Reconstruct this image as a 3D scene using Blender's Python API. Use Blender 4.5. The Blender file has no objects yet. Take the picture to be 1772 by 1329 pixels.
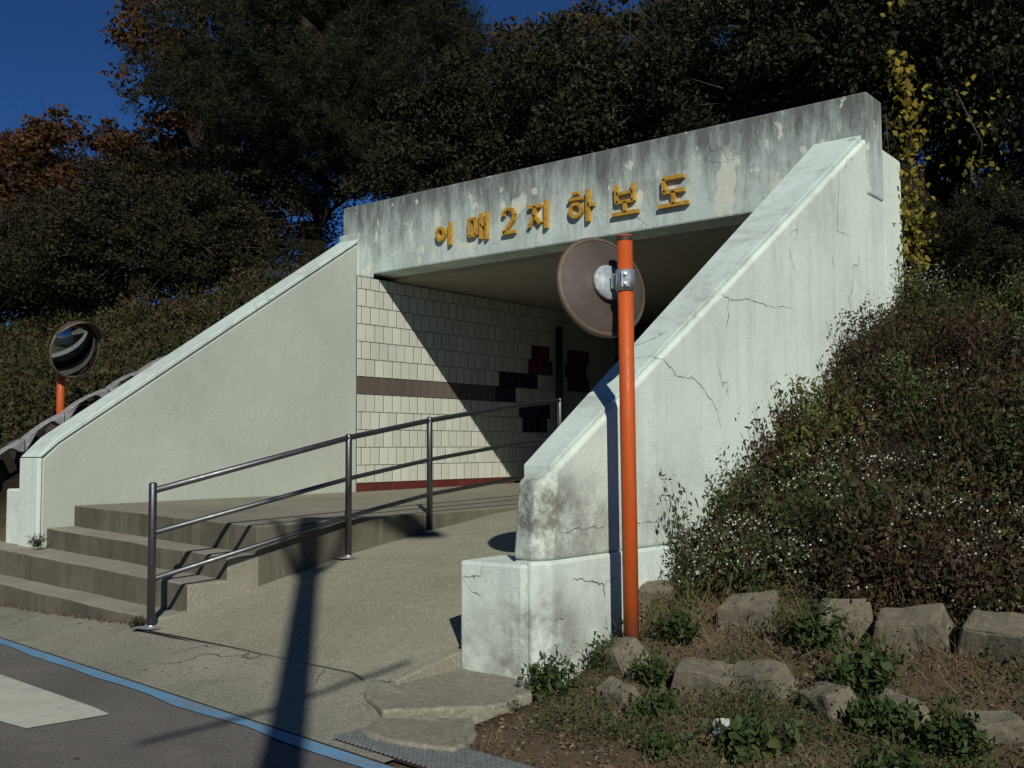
import bpy, bmesh, math, random
import numpy as np
from mathutils import Vector, Matrix

S = bpy.context.scene
COL = S.collection
PI = math.pi

# ------------------------------------------------------------------ camera
yaw, pitch, roll = math.radians(38.6), math.radians(3.7), math.radians(0.4)
F = Vector((-math.sin(yaw)*math.cos(pitch), math.cos(yaw)*math.cos(pitch), math.sin(pitch)))
R0 = Vector((math.cos(yaw), math.sin(yaw), 0)); U0 = R0.cross(F)
R_ = R0*math.cos(roll) - U0*math.sin(roll)
U_ = U0*math.cos(roll) + R0*math.sin(roll)
cd = bpy.data.cameras.new('camera'); cam = bpy.data.objects.new('camera', cd); COL.objects.link(cam)
m3 = Matrix((R_, U_, -F)).transposed()
cam.matrix_world = Matrix.Translation((0, 0, 1.2)) @ m3.to_4x4()
cd.sensor_width = 36; cd.lens = 36*1770/1772; cd.clip_start = .05; cd.clip_end = 1500
S.camera = cam

# ------------------------------------------------------------------ world and sun
to_sun = Vector((1.12, -1.0, .966)).normalized()
elev = math.asin(to_sun.z); azim = math.atan2(to_sun.x, to_sun.y)
w = bpy.data.worlds.new('World'); S.world = w; w.use_nodes = True
wn = w.node_tree; wn.nodes.clear()
sky = wn.nodes.new('ShaderNodeTexSky'); sky.sky_type = 'NISHITA'; sky.sun_disc = False
sky.sun_elevation = elev; sky.sun_rotation = azim
sky.air_density = 1.0; sky.dust_density = 0.0; sky.ozone_density = 10.0; sky.altitude = 5000
bg = wn.nodes.new('ShaderNodeBackground'); bg.inputs[1].default_value = .056
wo = wn.nodes.new('ShaderNodeOutputWorld')
hs = wn.nodes.new('ShaderNodeHueSaturation'); hs.inputs['Saturation'].default_value = 1.06
wn.links.new(sky.outputs[0], hs.inputs['Color']); wn.links.new(hs.outputs[0], bg.inputs[0]); wn.links.new(bg.outputs[0], wo.inputs[0])
sd = bpy.data.lights.new('sun', 'SUN'); sd.energy = 3.5; sd.angle = math.radians(.5); sd.color = (1, .95, .86)
sun = bpy.data.objects.new('sun', sd); COL.objects.link(sun)
sun.rotation_euler = to_sun.to_track_quat('Z', 'Y').to_euler(); sun.location = (20, -20, 20)
S.view_settings.view_transform = 'Standard'; S.view_settings.look = 'None'
S.view_settings.exposure = 0; S.view_settings.gamma = 1
try: S.view_settings.use_curve_mapping = False
except Exception: pass

# ------------------------------------------------------------------ helpers
class MB:
    """collects verts / faces; build() links ONE mesh object with world-space vertices"""
    def __init__(s): s.v = []; s.f = []
    def poly(s, pts):
        b = len(s.v); s.v += [tuple(p) for p in pts]; s.f.append(tuple(range(b, b+len(pts)))); return s
    def hexa(s, p):      # 8 points: bottom 4 ccw, top 4 ccw
        b = len(s.v); s.v += [tuple(q) for q in p]
        for f in ((3,2,1,0),(4,5,6,7),(0,1,5,4),(1,2,6,5),(2,3,7,6),(3,0,4,7)): s.f.append(tuple(b+i for i in f))
        return s
    def box(s, x0, x1, y0, y1, z0, z1):
        return s.hexa([(x0,y0,z0),(x1,y0,z0),(x1,y1,z0),(x0,y1,z0),(x0,y0,z1),(x1,y0,z1),(x1,y1,z1),(x0,y1,z1)])
    def obox(s, c, ax, ay, az, hx, hy, hz):
        c = Vector(c); ax, ay, az = [Vector(a).normalized() for a in (ax, ay, az)]
        P = []
        for k in (-1, 1):
            for i, j in ((-1,-1),(1,-1),(1,1),(-1,1)): P.append(c+ax*hx*i+ay*hy*j+az*hz*k)
        return s.hexa(P)
    def prism(s, prof, d):   # prof: 3D polygon, d: extrusion vector
        n = len(prof); b = len(s.v); d = Vector(d)
        s.v += [tuple(Vector(p)) for p in prof] + [tuple(Vector(p)+d) for p in prof]
        s.f.append(tuple(b+i for i in range(n))[::-1]); s.f.append(tuple(b+n+i for i in range(n)))
        for i in range(n):
            j = (i+1) % n; s.f.append((b+i, b+j, b+n+j, b+n+i))
        return s
    def tube(s, pts, r, n=14, cap=True):
        pts = [Vector(p) for p in pts]; rr = r if isinstance(r, (list, tuple)) else [r]*len(pts)
        b = len(s.v); N = len(pts)
        for k, p in enumerate(pts):
            t = (pts[min(k+1, N-1)] - pts[max(k-1, 0)]).normalized()
            a = t.cross(Vector((0, 0, 1)))
            if a.length < .05: a = t.cross(Vector((0, 1, 0)))
            a.normalize(); c = a.cross(t)
            for i in range(n):
                th = 2*PI*i/n; s.v.append(tuple(p + a*math.cos(th)*rr[k] + c*math.sin(th)*rr[k]))
        for k in range(N-1):
            for i in range(n):
                j = (i+1) % n; s.f.append((b+k*n+i, b+k*n+j, b+(k+1)*n+j, b+(k+1)*n+i))
        if cap:
            s.f.append(tuple(b+i for i in range(n))[::-1]); s.f.append(tuple(b+(N-1)*n+i for i in range(n)))
        return s
    def lathe(s, c, axis, prof, n=48):   # prof: list (radius, along axis)
        c = Vector(c); t = Vector(axis).normalized(); a = t.cross(Vector((0,0,1)))
        if a.length < .05: a = Vector((1,0,0))
        a.normalize(); e = a.cross(t); b = len(s.v)
        for r, h in prof:
            for i in range(n):
                th = 2*PI*i/n; s.v.append(tuple(c + t*h + a*math.cos(th)*r + e*math.sin(th)*r))
        for k in range(len(prof)-1):
            for i in range(n):
                j = (i+1) % n; s.f.append((b+k*n+i, b+k*n+j, b+(k+1)*n+j, b+(k+1)*n+i))
        return s
    def mesh(s, name, smooth=False):
        me = bpy.data.meshes.new(name); me.from_pydata(s.v, [], s.f); me.update()
        bm = bmesh.new(); bm.from_mesh(me); bmesh.ops.recalc_face_normals(bm, faces=bm.faces); bm.to_mesh(me); bm.free()
        if smooth: me.polygons.foreach_set('use_smooth', [True]*len(me.polygons))
        return me
    def build(s, name, m, parent=None, smooth=False, bevel=0, seg=2):
        return link(name, s.mesh(name, smooth), m, parent, bevel, seg)

def link(name, me, m, parent=None, bevel=0, seg=2):
    o = bpy.data.objects.new(name, me); COL.objects.link(o)
    if m is not None and not me.materials: me.materials.append(m)
    if parent is not None:
        o.parent = parent; o.matrix_parent_inverse = Matrix.LocRotScale(parent.location, parent.rotation_euler, parent.scale).inverted()
    if bevel:
        b = o.modifiers.new('bevel', 'BEVEL'); b.width = bevel; b.segments = seg; b.limit_method = 'ANGLE'; b.angle_limit = math.radians(35)
    return o
def thing(name, label, cat, loc=(0,0,0), group=None):
    o = bpy.data.objects.new(name, None); COL.objects.link(o); o.location = loc; o.empty_display_size = .2
    return tag(o, label, cat, group)
def tag(o, label=None, cat=None, group=None, kind=None):
    if label: o['label'] = label
    if cat: o['category'] = cat
    if group: o['group'] = group
    if kind: o['kind'] = kind
    return o
def struct(o): o['kind'] = 'structure'; return o

# ------------------------------------------------------------------ materials
class NT:
    def __init__(s, name):
        s.m = bpy.data.materials.new(name); s.m.use_nodes = True; s.t = s.m.node_tree
        s.b = s.t.nodes['Principled BSDF']; s.tc = s.t.nodes.new('ShaderNodeTexCoord').outputs['Object']
    def n(s, typ, **kw):
        nd = s.t.nodes.new('ShaderNode'+typ)
        for k, v in kw.items(): setattr(nd, k, v)
        return nd
    def L(s, a, b): s.t.links.new(a, b)
    def mapping(s, scale, src=None, loc=(0,0,0)):
        nd = s.n('Mapping'); s.L(src or s.tc, nd.inputs[0]); nd.inputs['Scale'].default_value = scale; nd.inputs['Location'].default_value = loc
        return nd.outputs[0]
    def noise(s, scale, detail=6, rough=.6, vec=None, dist=0):
        nd = s.n('TexNoise'); s.L(vec or s.tc, nd.inputs['Vector'])
        nd.inputs['Scale'].default_value = scale; nd.inputs['Detail'].default_value = detail; nd.inputs['Roughness'].default_value = rough
        nd.inputs['Distortion'].default_value = dist
        return nd.outputs[0]
    def rng(s, v, a, b, c=0., d=1.):
        nd = s.n('MapRange'); s.L(v, nd.inputs[0])
        for i, x in enumerate((a, b, c, d)): nd.inputs[i+1].default_value = x
        return nd.outputs[0]
    def math(s, op, a, b=None):
        nd = s.n('Math', operation=op)
        for i, x in enumerate((a, b)):
            if x is None: continue
            if isinstance(x, (int, float)): nd.inputs[i].default_value = x
            else: s.L(x, nd.inputs[i])
        return nd.outputs[0]
    def mix(s, f, a, b, mode='MIX'):
        nd = s.n('Mix', data_type='RGBA', blend_type=mode)
        for i, x in ((0, f), (6, a), (7, b)):
            if isinstance(x, (int, float)): nd.inputs[i].default_value = x
            elif isinstance(x, tuple): nd.inputs[i].default_value = (*x, 1)
            else: s.L(x, nd.inputs[i])
        return nd.outputs[2]
    def sep(s):
        nd = s.n('SeparateXYZ'); s.L(s.tc, nd.inputs[0]); return nd.outputs
    def bump(s, h, strength=.3, dist=.01, prev=None):
        nd = s.n('Bump'); nd.inputs['Strength'].default_value = strength; nd.inputs['Distance'].default_value = dist
        s.L(h, nd.inputs['Height'])
        if prev is not None: s.L(prev, nd.inputs['Normal'])
        return nd.outputs[0]
    def out(s, col=None, rough=.8, normal=None, metal=0, spec=.3):
        if col is not None:
            if isinstance(col, tuple): s.b.inputs['Base Color'].default_value = (*col, 1)
            else: s.L(col, s.b.inputs['Base Color'])
        if isinstance(rough, (int, float)): s.b.inputs['Roughness'].default_value = rough
        else: s.L(rough, s.b.inputs['Roughness'])
        s.b.inputs['Metallic'].default_value = metal; s.b.inputs['Specular IOR Level'].default_value = spec
        if normal is not None: s.L(normal, s.b.inputs['Normal'])
        return s.m

def wall_paint(name, base, dirt, streak=.25, blot=.3, crack=.8, top=None, spots=(), patch=None, low=None):
    t = NT(name)
    big = t.noise(1.1, 5, .6); mid = t.noise(7, 8, .7)
    c = t.mix(t.rng(big, .35, .7), base, tuple(x*.86 for x in base))
    c = t.mix(t.rng(mid, .56, .72, 0, .35), c, tuple(min(1, x*1.1) for x in base))
    sv = t.mapping((7, 7, .55)); st = t.noise(1.3, 7, .65, sv)
    blm = t.rng(t.noise(1.7, 9, .72, None, .4), .52, .75, 0, blot)
    c = t.mix(blm, c, dirt)
    c = t.mix(t.rng(st, .5, .78, 0, streak), c, dirt)
    if top:   # weathering that starts at the top edge and runs down
        z = t.sep()[2]
        g = t.rng(z, top[0], top[1])
        g = t.math('ADD', g, t.rng(t.noise(1.6, 8, .7, t.mapping((4, 4, .9))), .3, .75, -.55, .55))
        c = t.mix(t.math('MULTIPLY', t.rng(g, .15, 1.0), top[2]), c, top[3])
        fine = t.rng(t.noise(38, 6, .8, t.mapping((1, 1, .35))), .5, .7, 0, .5)
        c = t.mix(t.math('MULTIPLY', fine, t.rng(g, .0, .8)), c, (.06, .062, .05))
    if patch:
        pm = t.rng(t.noise(2.6, 3, .5, t.mapping((1.6, 1.6, .75), None, (3.1, 0, 1.7))), .6, .63, 0, .85)
        if len(patch) > 3: pm = t.math('MULTIPLY', pm, t.rng(t.sep()[2], patch[3], patch[3]-.18))
        c = t.mix(pm, c, patch[:3])
    if patch and len(patch) > 3:   # small flakes of fresh paint showing, plus dark mildew specks
        fl = t.rng(t.noise(6.5, 4, .6, t.mapping((1.3, 1.3, .8), None, (7, 2, 0))), .64, .66, 0, .8)
        c = t.mix(fl, c, patch[:3])
        c = t.mix(t.rng(t.noise(13, 7, .8, t.mapping((1.2, 1.2, .5))), .58, .68, 0, .55), c, (.10,.105,.09))
    for (x, y, z, r, amt) in spots:
        d = t.n('VectorMath', operation='DISTANCE'); t.L(t.tc, d.inputs[0]); d.inputs[1].default_value = (x, y, z)
        g = t.rng(d.outputs['Value'], r*.35, r, 1, 0)
        g = t.math('MULTIPLY', g, t.rng(t.noise(5, 8, .75), .35, .62))
        c = t.mix(t.math('MULTIPLY', g, amt), c, dirt)
    if low:
        g = t.math('MULTIPLY', t.rng(t.sep()[2], low[0], low[1], 1, 0), t.rng(t.noise(5, 8, .7), .35, .65))
        c = t.mix(t.math('MULTIPLY', g, low[2]), c, dirt)
    wv = t.n('VectorMath', operation='ADD'); nn = t.n('TexNoise'); t.L(t.tc, nn.inputs[0]); nn.inputs['Scale'].default_value = 2.2; nn.inputs['Detail'].default_value = 7
    sc = t.n('VectorMath', operation='SCALE'); t.L(nn.outputs['Color'], sc.inputs[0]); sc.inputs['Scale'].default_value = .9
    t.L(t.tc, wv.inputs[0]); t.L(sc.outputs[0], wv.inputs[1])
    vo = t.n('TexVoronoi', feature='DISTANCE_TO_EDGE'); t.L(wv.outputs[0], vo.inputs['Vector']); vo.inputs['Scale'].default_value = 1.0
    ck = t.math('MULTIPLY', t.rng(vo.outputs['Distance'], .0, .011, 1, 0), t.rng(t.noise(1.3, 3), .53, .6))
    c = t.mix(t.math('MULTIPLY', ck, crack), c, (.09, .095, .08))
    pit = t.rng(t.noise(60, 3, .6), .3, .7)
    nm = t.bump(pit, .25, .004); nm = t.bump(mid, .35, .02, nm); nm = t.bump(t.math('SUBTRACT', 1., ck), .6, .008, nm) if crack else nm
    return t.out(c, .82, nm, spec=.2)

def concrete(name, base, var=.75, grain=90, graina=.35, warm=None, rough=.9, stain=.4, bumpd=.004):
    t = NT(name)
    c = t.mix(t.rng(t.noise(.9, 8, .65), .3, .7), base, tuple(x*var for x in base))
    c = t.mix(t.rng(t.noise(6, 9, .75, None, .3), .5, .75, 0, stain), c, tuple(x*.55 for x in base))
    g = t.noise(grain, 4, .75)
    c = t.mix(t.rng(g, .52, .68, 0, graina), c, tuple(x*.35 for x in base))
    c = t.mix(t.rng(g, .46, .34, 0, graina), c, tuple(min(1, x*1.5) for x in base))
    if warm: c = t.mix(t.rng(t.noise(2.3, 6, .6, None, .6), .5, .66, 0, .5), c, warm)
    nm = t.bump(g, .5, bumpd); nm = t.bump(t.noise(9, 8, .7), .35, .015, nm)
    return t.out(c, rough, nm, spec=.2)

def leafmat(name, cols, rough=.6, trans=.0, spec=.15):
    """hue per leaf from Random Per Island, plus slow patches of colour through the plant"""
    t = NT(name); g = t.n('NewGeometry')
    r = t.n('ValToRGB'); r.color_ramp.interpolation = 'LINEAR'
    e = r.color_ramp.elements
    n = len(cols)
    while len(e) < n: e.new(.5)
    for i, cc in enumerate(cols): e[i].position = i/(n-1); e[i].color = (*cc, 1)
    v = t.math('ADD', t.math('MULTIPLY', g.outputs['Random Per Island'], .62), t.rng(t.noise(1.1, 4, .6), .3, .7, 0, .4))
    t.L(v, r.inputs[0])
    m = t.out(r.outputs[0], rough, spec=spec)
    if trans:
        tr = t.n('BsdfTranslucent'); t.L(r.outputs[0], tr.inputs[0]); mx = t.n('MixShader'); mx.inputs[0].default_value = trans
        t.L(t.b.outputs[0], mx.inputs[1]); t.L(tr.outputs[0], mx.inputs[2])
        t.L(mx.outputs[0], t.t.nodes['Material Output'].inputs[0])
    return m
def plain(name, col, rough=.5, metal=0, spec=.4, var=.12, sc=8, bumpv=0):
    t = NT(name)
    n = t.noise(sc, 6, .65)
    c = t.mix(t.rng(n, .35, .7, 0, 1), tuple(min(1, x*(1+var)) for x in col), tuple(x*(1-var*1.5) for x in col))
    nm = t.bump(t.noise(sc*6, 4), bumpv, .003) if bumpv else None
    return t.out(c, t.rng(n, .3, .7, max(0, rough-.07), min(1, rough+.1)), nm, metal, spec)

M = {}
M['wing'] = wall_paint('wing_paint', (.74,.85,.745), (.20,.21,.17), streak=.3, blot=.22, crack=.75,
    spots=[(-3.13,4.13,.88,.34,1.5), (-3.05,4.5,.78,.4,.7), (-2.95,5.2,.9,.5,.4), (-2.93,7.5,3.2,.6,.35)], low=(.5,.95,.4))
M['base'] = wall_paint('plinth_paint', (.72,.83,.745), (.22,.22,.19), streak=.3, blot=.4, crack=.9, low=(.15,.45,.9), spots=[(-3.1,4.1,.3,.35,.9)])
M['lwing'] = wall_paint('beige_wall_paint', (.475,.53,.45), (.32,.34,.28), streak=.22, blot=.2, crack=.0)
M['cope'] = wall_paint('coping_paint', (.62,.74,.67), (.26,.27,.23), streak=.45, blot=.8, crack=.5)
M['lintel'] = wall_paint('lintel_paint', (.56,.67,.61), (.22,.24,.21), streak=.6, blot=.6, crack=.2,
    top=(3.38,4.2,.9,(.105,.11,.10)), patch=(.66,.70,.58,4.02))
M['ceiling'] = concrete('ceiling_plaster', (.33,.31,.26), .85, 60, .1)
M['step'] = concrete('stair_concrete', (.37,.355,.28), .6, 60, .5, warm=(.26,.22,.18), stain=.7)
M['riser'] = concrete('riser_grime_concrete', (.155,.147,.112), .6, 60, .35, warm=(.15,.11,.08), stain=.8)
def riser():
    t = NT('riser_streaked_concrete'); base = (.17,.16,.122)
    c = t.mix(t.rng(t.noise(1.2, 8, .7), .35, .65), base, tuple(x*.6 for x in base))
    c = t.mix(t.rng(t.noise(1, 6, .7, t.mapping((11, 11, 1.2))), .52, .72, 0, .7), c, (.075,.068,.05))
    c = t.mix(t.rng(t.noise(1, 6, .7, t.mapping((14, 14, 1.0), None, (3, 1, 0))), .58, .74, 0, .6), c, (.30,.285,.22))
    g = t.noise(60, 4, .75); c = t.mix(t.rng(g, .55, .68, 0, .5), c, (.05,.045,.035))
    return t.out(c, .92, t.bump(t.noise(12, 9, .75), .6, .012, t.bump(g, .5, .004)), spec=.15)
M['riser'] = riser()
M['landing'] = concrete('landing_concrete', (.29,.28,.215), .66, 80, .35, warm=(.25,.20,.16), stain=.6)
M['ramp'] = concrete('ramp_concrete', (.355,.35,.258), .72, 60, .7, stain=.5, bumpd=.007)
M['apron'] = concrete('apron_concrete', (.31,.30,.22), .75, 60, .3, warm=(.26,.26,.23), stain=.5)
M['slab'] = concrete('slab_concrete', (.31,.30,.23), .65, 40, .5, stain=.7, bumpd=.012)
M['asphalt'] = concrete('asphalt', (.165,.157,.142), .8, 120, .6, warm=(.16,.13,.12), bumpd=.006)
M['stone'] = concrete('boulder_stone', (.19,.172,.128), .55, 30, .5, warm=(.2,.16,.11), stain=.9, bumpd=.01)
M['edgestone'] = concrete('edging_stone', (.075,.065,.06), .7, 30, .4, stain=.8)
M['edgecap'] = concrete('edging_cap_mortar', (.33,.33,.33), .6, 25, .6, stain=.9, bumpd=.02)
M['whitestone'] = concrete('pale_rock', (.55,.6,.56), .75, 20, .3)
M['rooftop'] = concrete('dark_concrete', (.2,.2,.17), .7)
M['steel'] = plain('stainless_steel', (.17,.175,.185), .46, 1.0, .5, .1, 20)
M['galv'] = plain('galvanised_clamp', (.62,.68,.70), .42, .8, .5, .12, 30)
def polepaint():
    t = NT('orange_pole_paint')
    c = t.mix(t.rng(t.noise(2.5, 6, .7, t.mapping((1,1,.35))), .35, .7), (.62,.115,.018), (.44,.08,.016))
    c = t.mix(t.rng(t.noise(22, 6, .8, t.mapping((1,1,.3))), .62, .68, 0, .8), c, (.20,.075,.04))
    c = t.mix(t.rng(t.noise(50, 4, .7, t.mapping((1,1,.5))), .68, .71, 0, .8), c, (.55,.40,.28))
    c = t.mix(t.rng(t.sep()[2], .42, .24, 0, .6), c, (.16,.09,.05))
    return t.out(c, t.rng(t.noise(14, 4), .3, .7, .35, .65), t.bump(t.noise(30, 4), .15, .002), spec=.35)
M['orange'] = polepaint()
M['cap'] = plain('dark_cap', (.05,.025,.02), .6)
M['mirback'] = plain('brown_mirror_shell', (.085,.068,.056), .6, 0, .3, .2, 4, .1)
M['mirrim'] = plain('mirror_rim_plastic', (.13,.095,.065), .5)
M['mirplate'] = plain('grey_hub_plate', (.36,.42,.43), .6, .2, .3, .25, 25)
M['gold'] = plain('gold_letter_paint', (.55,.32,.045), .5, .15, .5, .25, 25)
M['grate'] = plain('grate_metal', (.26,.30,.30), .6, .5, .4, .2, 30)
M['pipe'] = plain('dark_pipe_paint', (.03,.025,.025), .6)
M['pole'] = plain('grey_pole_paint', (.25,.26,.27), .5)
M['bark'] = concrete('bark', (.055,.04,.032), .5, 25, .5, stain=.8, bumpd=.02)
M['twig'] = plain('twig_bark', (.05,.038,.028), .9)
M['drystem'] = plain('dry_stem', (.075,.055,.032), .9)
def mirror_mat():
    t = NT('mirror_glass'); return t.out((.30,.30,.29), .05, None, 1.0)
M['mirror'] = mirror_mat()
# paint on the road
def paving(name, base):
    t = NT(name)
    c = t.mix(t.rng(t.noise(.8, 8, .65, None, .5), .35, .68), base, tuple(x*.66 for x in base))
    c = t.mix(t.rng(t.noise(3.2, 9, .75, None, .8), .55, .68, 0, .55), c, (.13,.125,.10))
    c = t.mix(t.rng(t.noise(2.1, 5, .6, t.mapping((1,1,1), None, (5,2,0))), .56, .66, 0, .4), c, (.27,.22,.16))
    g = t.noise(75, 4, .75); c = t.mix(t.rng(g, .5, .64, 0, .55), c, tuple(x*.35 for x in base)); c = t.mix(t.rng(g, .46, .36, 0, .5), c, tuple(x*1.7 for x in base))
    sp = t.rng(t.noise(17, 2, .5), .70, .74, 0, .8); c = t.mix(sp, c, (.05,.045,.04))
    d = t.n('VectorMath', operation='ADD'); q = t.n('TexNoise'); t.L(t.tc, q.inputs[0]); q.inputs['Scale'].default_value = 3; q.inputs['Detail'].default_value = 8
    s2 = t.n('VectorMath', operation='SCALE'); t.L(q.outputs['Color'], s2.inputs[0]); s2.inputs['Scale'].default_value = .5
    t.L(t.tc, d.inputs[0]); t.L(s2.outputs[0], d.inputs[1]); v = t.n('TexVoronoi', feature='DISTANCE_TO_EDGE'); t.L(d.outputs[0], v.inputs['Vector']); v.inputs['Scale'].default_value = .75
    ck = t.math('MULTIPLY', t.rng(v.outputs['Distance'], 0, .006, 1, 0), t.rng(t.noise(.9, 3), .5, .58)); c = t.mix(t.math('MULTIPLY', ck, .8), c, (.04,.035,.03))
    nm = t.bump(g, .6, .006); nm = t.bump(t.noise(9, 8, .7), .4, .015, nm); nm = t.bump(t.math('SUBTRACT', 1., ck), .8, .01, nm)
    return t.out(c, .9, nm, spec=.2)
M['apron'] = paving('apron_concrete', (.33,.325,.25))
M['asphalt'] = paving('asphalt_worn', (.185,.175,.158))
def worn_paint(name, col, under, wear=.6):
    t = NT(name)
    k = t.rng(t.noise(7, 10, .8), .5, .6, 0, wear)
    k2 = t.math('MAXIMUM', k, t.rng(t.noise(70, 3, .7), .55, .68, 0, .5))
    c = t.mix(k2, t.mix(t.rng(t.noise(2, 4), .3, .7), col, tuple(x*.78 for x in col)), under)
    return t.out(c, .75, t.bump(t.noise(120, 4, .75), .5, .005))
M['blue'] = worn_paint('blue_kerb_line_paint', (.15,.36,.56), (.22,.24,.23), .85)
M['white'] = worn_paint('white_road_paint', (.62,.64,.52), (.3,.3,.26), .4)
def tilemat(name, base, var):
    t = NT(name); oi = t.n('ObjectInfo')
    c = t.mix(oi.outputs['Random'], base, tuple(x*var for x in base))
    c = t.mix(t.rng(t.noise(5, 6, .7), .5, .75, 0, .35), c, tuple(x*.7 for x in base))
    return t.out(c, t.rng(t.noise(30, 3), .3, .7, .25, .45), t.bump(t.noise(9, 3), .12, .004), spec=.4)
M['tile'] = tilemat('white_glazed_tile', (.64,.67,.57), .84)
M['bandtile'] = tilemat('grey_brown_tile', (.15,.125,.105), .75)
M['basetile'] = tilemat('maroon_tile', (.14,.03,.028), .75)
M['navytile'] = tilemat('navy_tile', (.03,.035,.06), .7)
M['fissure'] = plain('crack_fissure', (.17,.18,.15), .9)
M['grout'] = plain('dark_grout', (.075,.08,.06), .9)
def soilmat():
    t = NT('soil')
    c = t.mix(t.rng(t.noise(1.4, 7, .65), .35, .65), (.20,.155,.10), (.115,.09,.06))
    c = t.mix(t.rng(t.noise(14, 8, .75), .5, .7, 0, .7), c, (.055,.04,.03))
    c = t.mix(t.rng(t.noise(55, 5, .7), .6, .7, 0, .6), c, (.24,.19,.13))
    z = t.sep()[2]
    c = t.mix(t.rng(z, .42, .8, 0, .95), c, (.022,.018,.012))     # near-black gaps between the bank plants, put into the soil colour
    return t.out(c, .95, t.bump(t.noise(22, 9, .75), .8, .04), spec=.1)
M['soil'] = soilmat()
# foliage
M['leaf_bank'] = leafmat('bank_leaf', [(.016,.024,.010),(.03,.042,.014),(.06,.062,.024),(.075,.052,.028),(.035,.02,.016)], trans=.15)
M['leaf_bankg'] = leafmat('bank_green_leaf', [(.022,.036,.012),(.045,.062,.02),(.08,.095,.035),(.10,.115,.055)], trans=.12)
M['leaf_bankb'] = leafmat('bank_brown_leaf', [(.018,.011,.009),(.035,.02,.014),(.07,.042,.024),(.10,.068,.04)], trans=.08)
M['leaf_top'] = leafmat('bank_grass_leaf', [(.06,.085,.02),(.11,.12,.03),(.15,.13,.04)], trans=.2)
M['leaf_weed'] = leafmat('weed_leaf', [(.022,.048,.014),(.04,.075,.02),(.075,.105,.035),(.11,.10,.05)], trans=.2)
M['leaf_dark'] = leafmat('dark_broad_leaf', [(.008,.012,.006),(.014,.02,.008),(.026,.029,.012),(.06,.056,.03)], trans=.08)
M['leaf_olive'] = leafmat('olive_leaf', [(.012,.013,.007),(.022,.022,.010),(.034,.029,.013),(.06,.052,.03)], trans=.1)
M['leaf_autumn'] = leafmat('autumn_leaf', [(.024,.022,.01),(.05,.032,.012),(.10,.042,.014),(.15,.075,.02)], trans=.15)
M['leaf_gold'] = leafmat('golden_leaf', [(.035,.03,.01),(.075,.052,.012),(.14,.08,.014)], trans=.15)
M['needle'] = leafmat('pine_needle', [(.010,.014,.007),(.018,.024,.010),(.032,.034,.013)], trans=0)
M['ivy'] = leafmat('yellowing_ivy_leaf', [(.07,.08,.015),(.2,.17,.025),(.36,.25,.03)], trans=.2)
M['dry'] = leafmat('dry_grass_blade', [(.10,.075,.035),(.19,.145,.07),(.28,.22,.12)], trans=.1)
M['litter'] = leafmat('fallen_leaf', [(.06,.035,.02),(.13,.085,.05),(.24,.17,.10)])
M['flower'] = plain('white_aster_petal', (.50,.54,.47), .7)

# ------------------------------------------------------------------ terrain heights
def interp(x, tab):
    xs = [a for a, _ in tab]; ys = [b for _, b in tab]; return np.interp(x, xs, ys)
RIGHT = [(-60,-.04),(2.6,-.04),(3.0,.0),(4.0,.05),(4.4,.12),(4.75,.27),(5.1,.36),(6,.72),(6.8,1.14),(8.0,1.85),(9.0,2.32),(9.4,2.42),(12,2.48),(14,3.2),(60,4.4)]
LEFT = [(-60,-.04),(3.2,-.04),(4.2,.0),(4.5,.15),(4.56,.8),(4.63,.92),(6.8,2.2),(9.3,3.55),(10,3.8),(60,4.3)]
def nz(x, y):
    return .5*np.sin(x*2.1+y*1.3)+.3*np.sin(x*4.7-y*3.9+1)+.2*np.sin(x*9.1+y*7.7+2)
def height(x, y):
    x = np.asarray(x, float); y = np.asarray(y, float)
    r = interp(y, RIGHT); l = interp(y, LEFT)
    roof = interp(y, [(8.5,-.3),(8.6,3.86),(20,4.2),(60,4.5)])
    h = np.where(x > -3.02, r, np.where(x < -8.98, l, roof))
    k = np.clip((x+3.02)/1.6, 0, 1)
    kk = (1-k)*np.clip((y-10.4)/2, 0, 1); h = np.where((x > -3.02) & (y > 9.2), h*(1-kk) + kk*roof, h)
    amp = np.where(y > 4.9, .06, .018)
    return h + nz(x, y)*np.where((x > -3.02) | (x < -8.98) | (y > 8.8), amp, 0)
def axis(segs):
    out = []
    for a, b, st in segs: out += list(np.arange(a, b, st))
    return out + [segs[-1][1]]
gx = sorted(set([round(v, 4) for v in axis([(-80,-24,4),(-24,-9.4,.4)])[:-1] + [-9.4,-9.2,-9.03,-8.93,-7,-5,-3.13,-3.03] + axis([(-2.96,1.2,.1),(1.2,8,.4),(8,80,4)])]))
gy = sorted(set([round(v, 4) for v in axis([(-60,0,5),(0,2.4,.6),(2.4,6,.09),(6,8.4,.2)])[:-1] + [8.45,8.55,8.75,8.95,9.1,9.2,9.35] + axis([(9.5,14,.3),(14,30,2),(30,120,10)])]))
GX, GY = np.meshgrid(gx, gy)
GZ = height(GX, GY)
nx, ny = len(gx), len(gy)
faces = []
for j in range(ny-1):
    for i in range(nx-1):
        xc = (gx[i]+gx[i+1])/2
        if -8.98 < xc < -3.08 and (GZ[j+1, i]-GZ[j, i] > 1 or (gy[j] < 8.6 and gy[j] > 8.4)): continue
        a = j*nx+i; faces.append((a, a+1, a+nx+1, a+nx))
me = bpy.data.meshes.new('ground'); me.from_pydata(list(zip(GX.ravel(), GY.ravel(), GZ.ravel())), [], faces)
me.polygons.foreach_set('use_smooth', [True]*len(me.polygons))
struct(link('ground', me, M['soil']))

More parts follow.
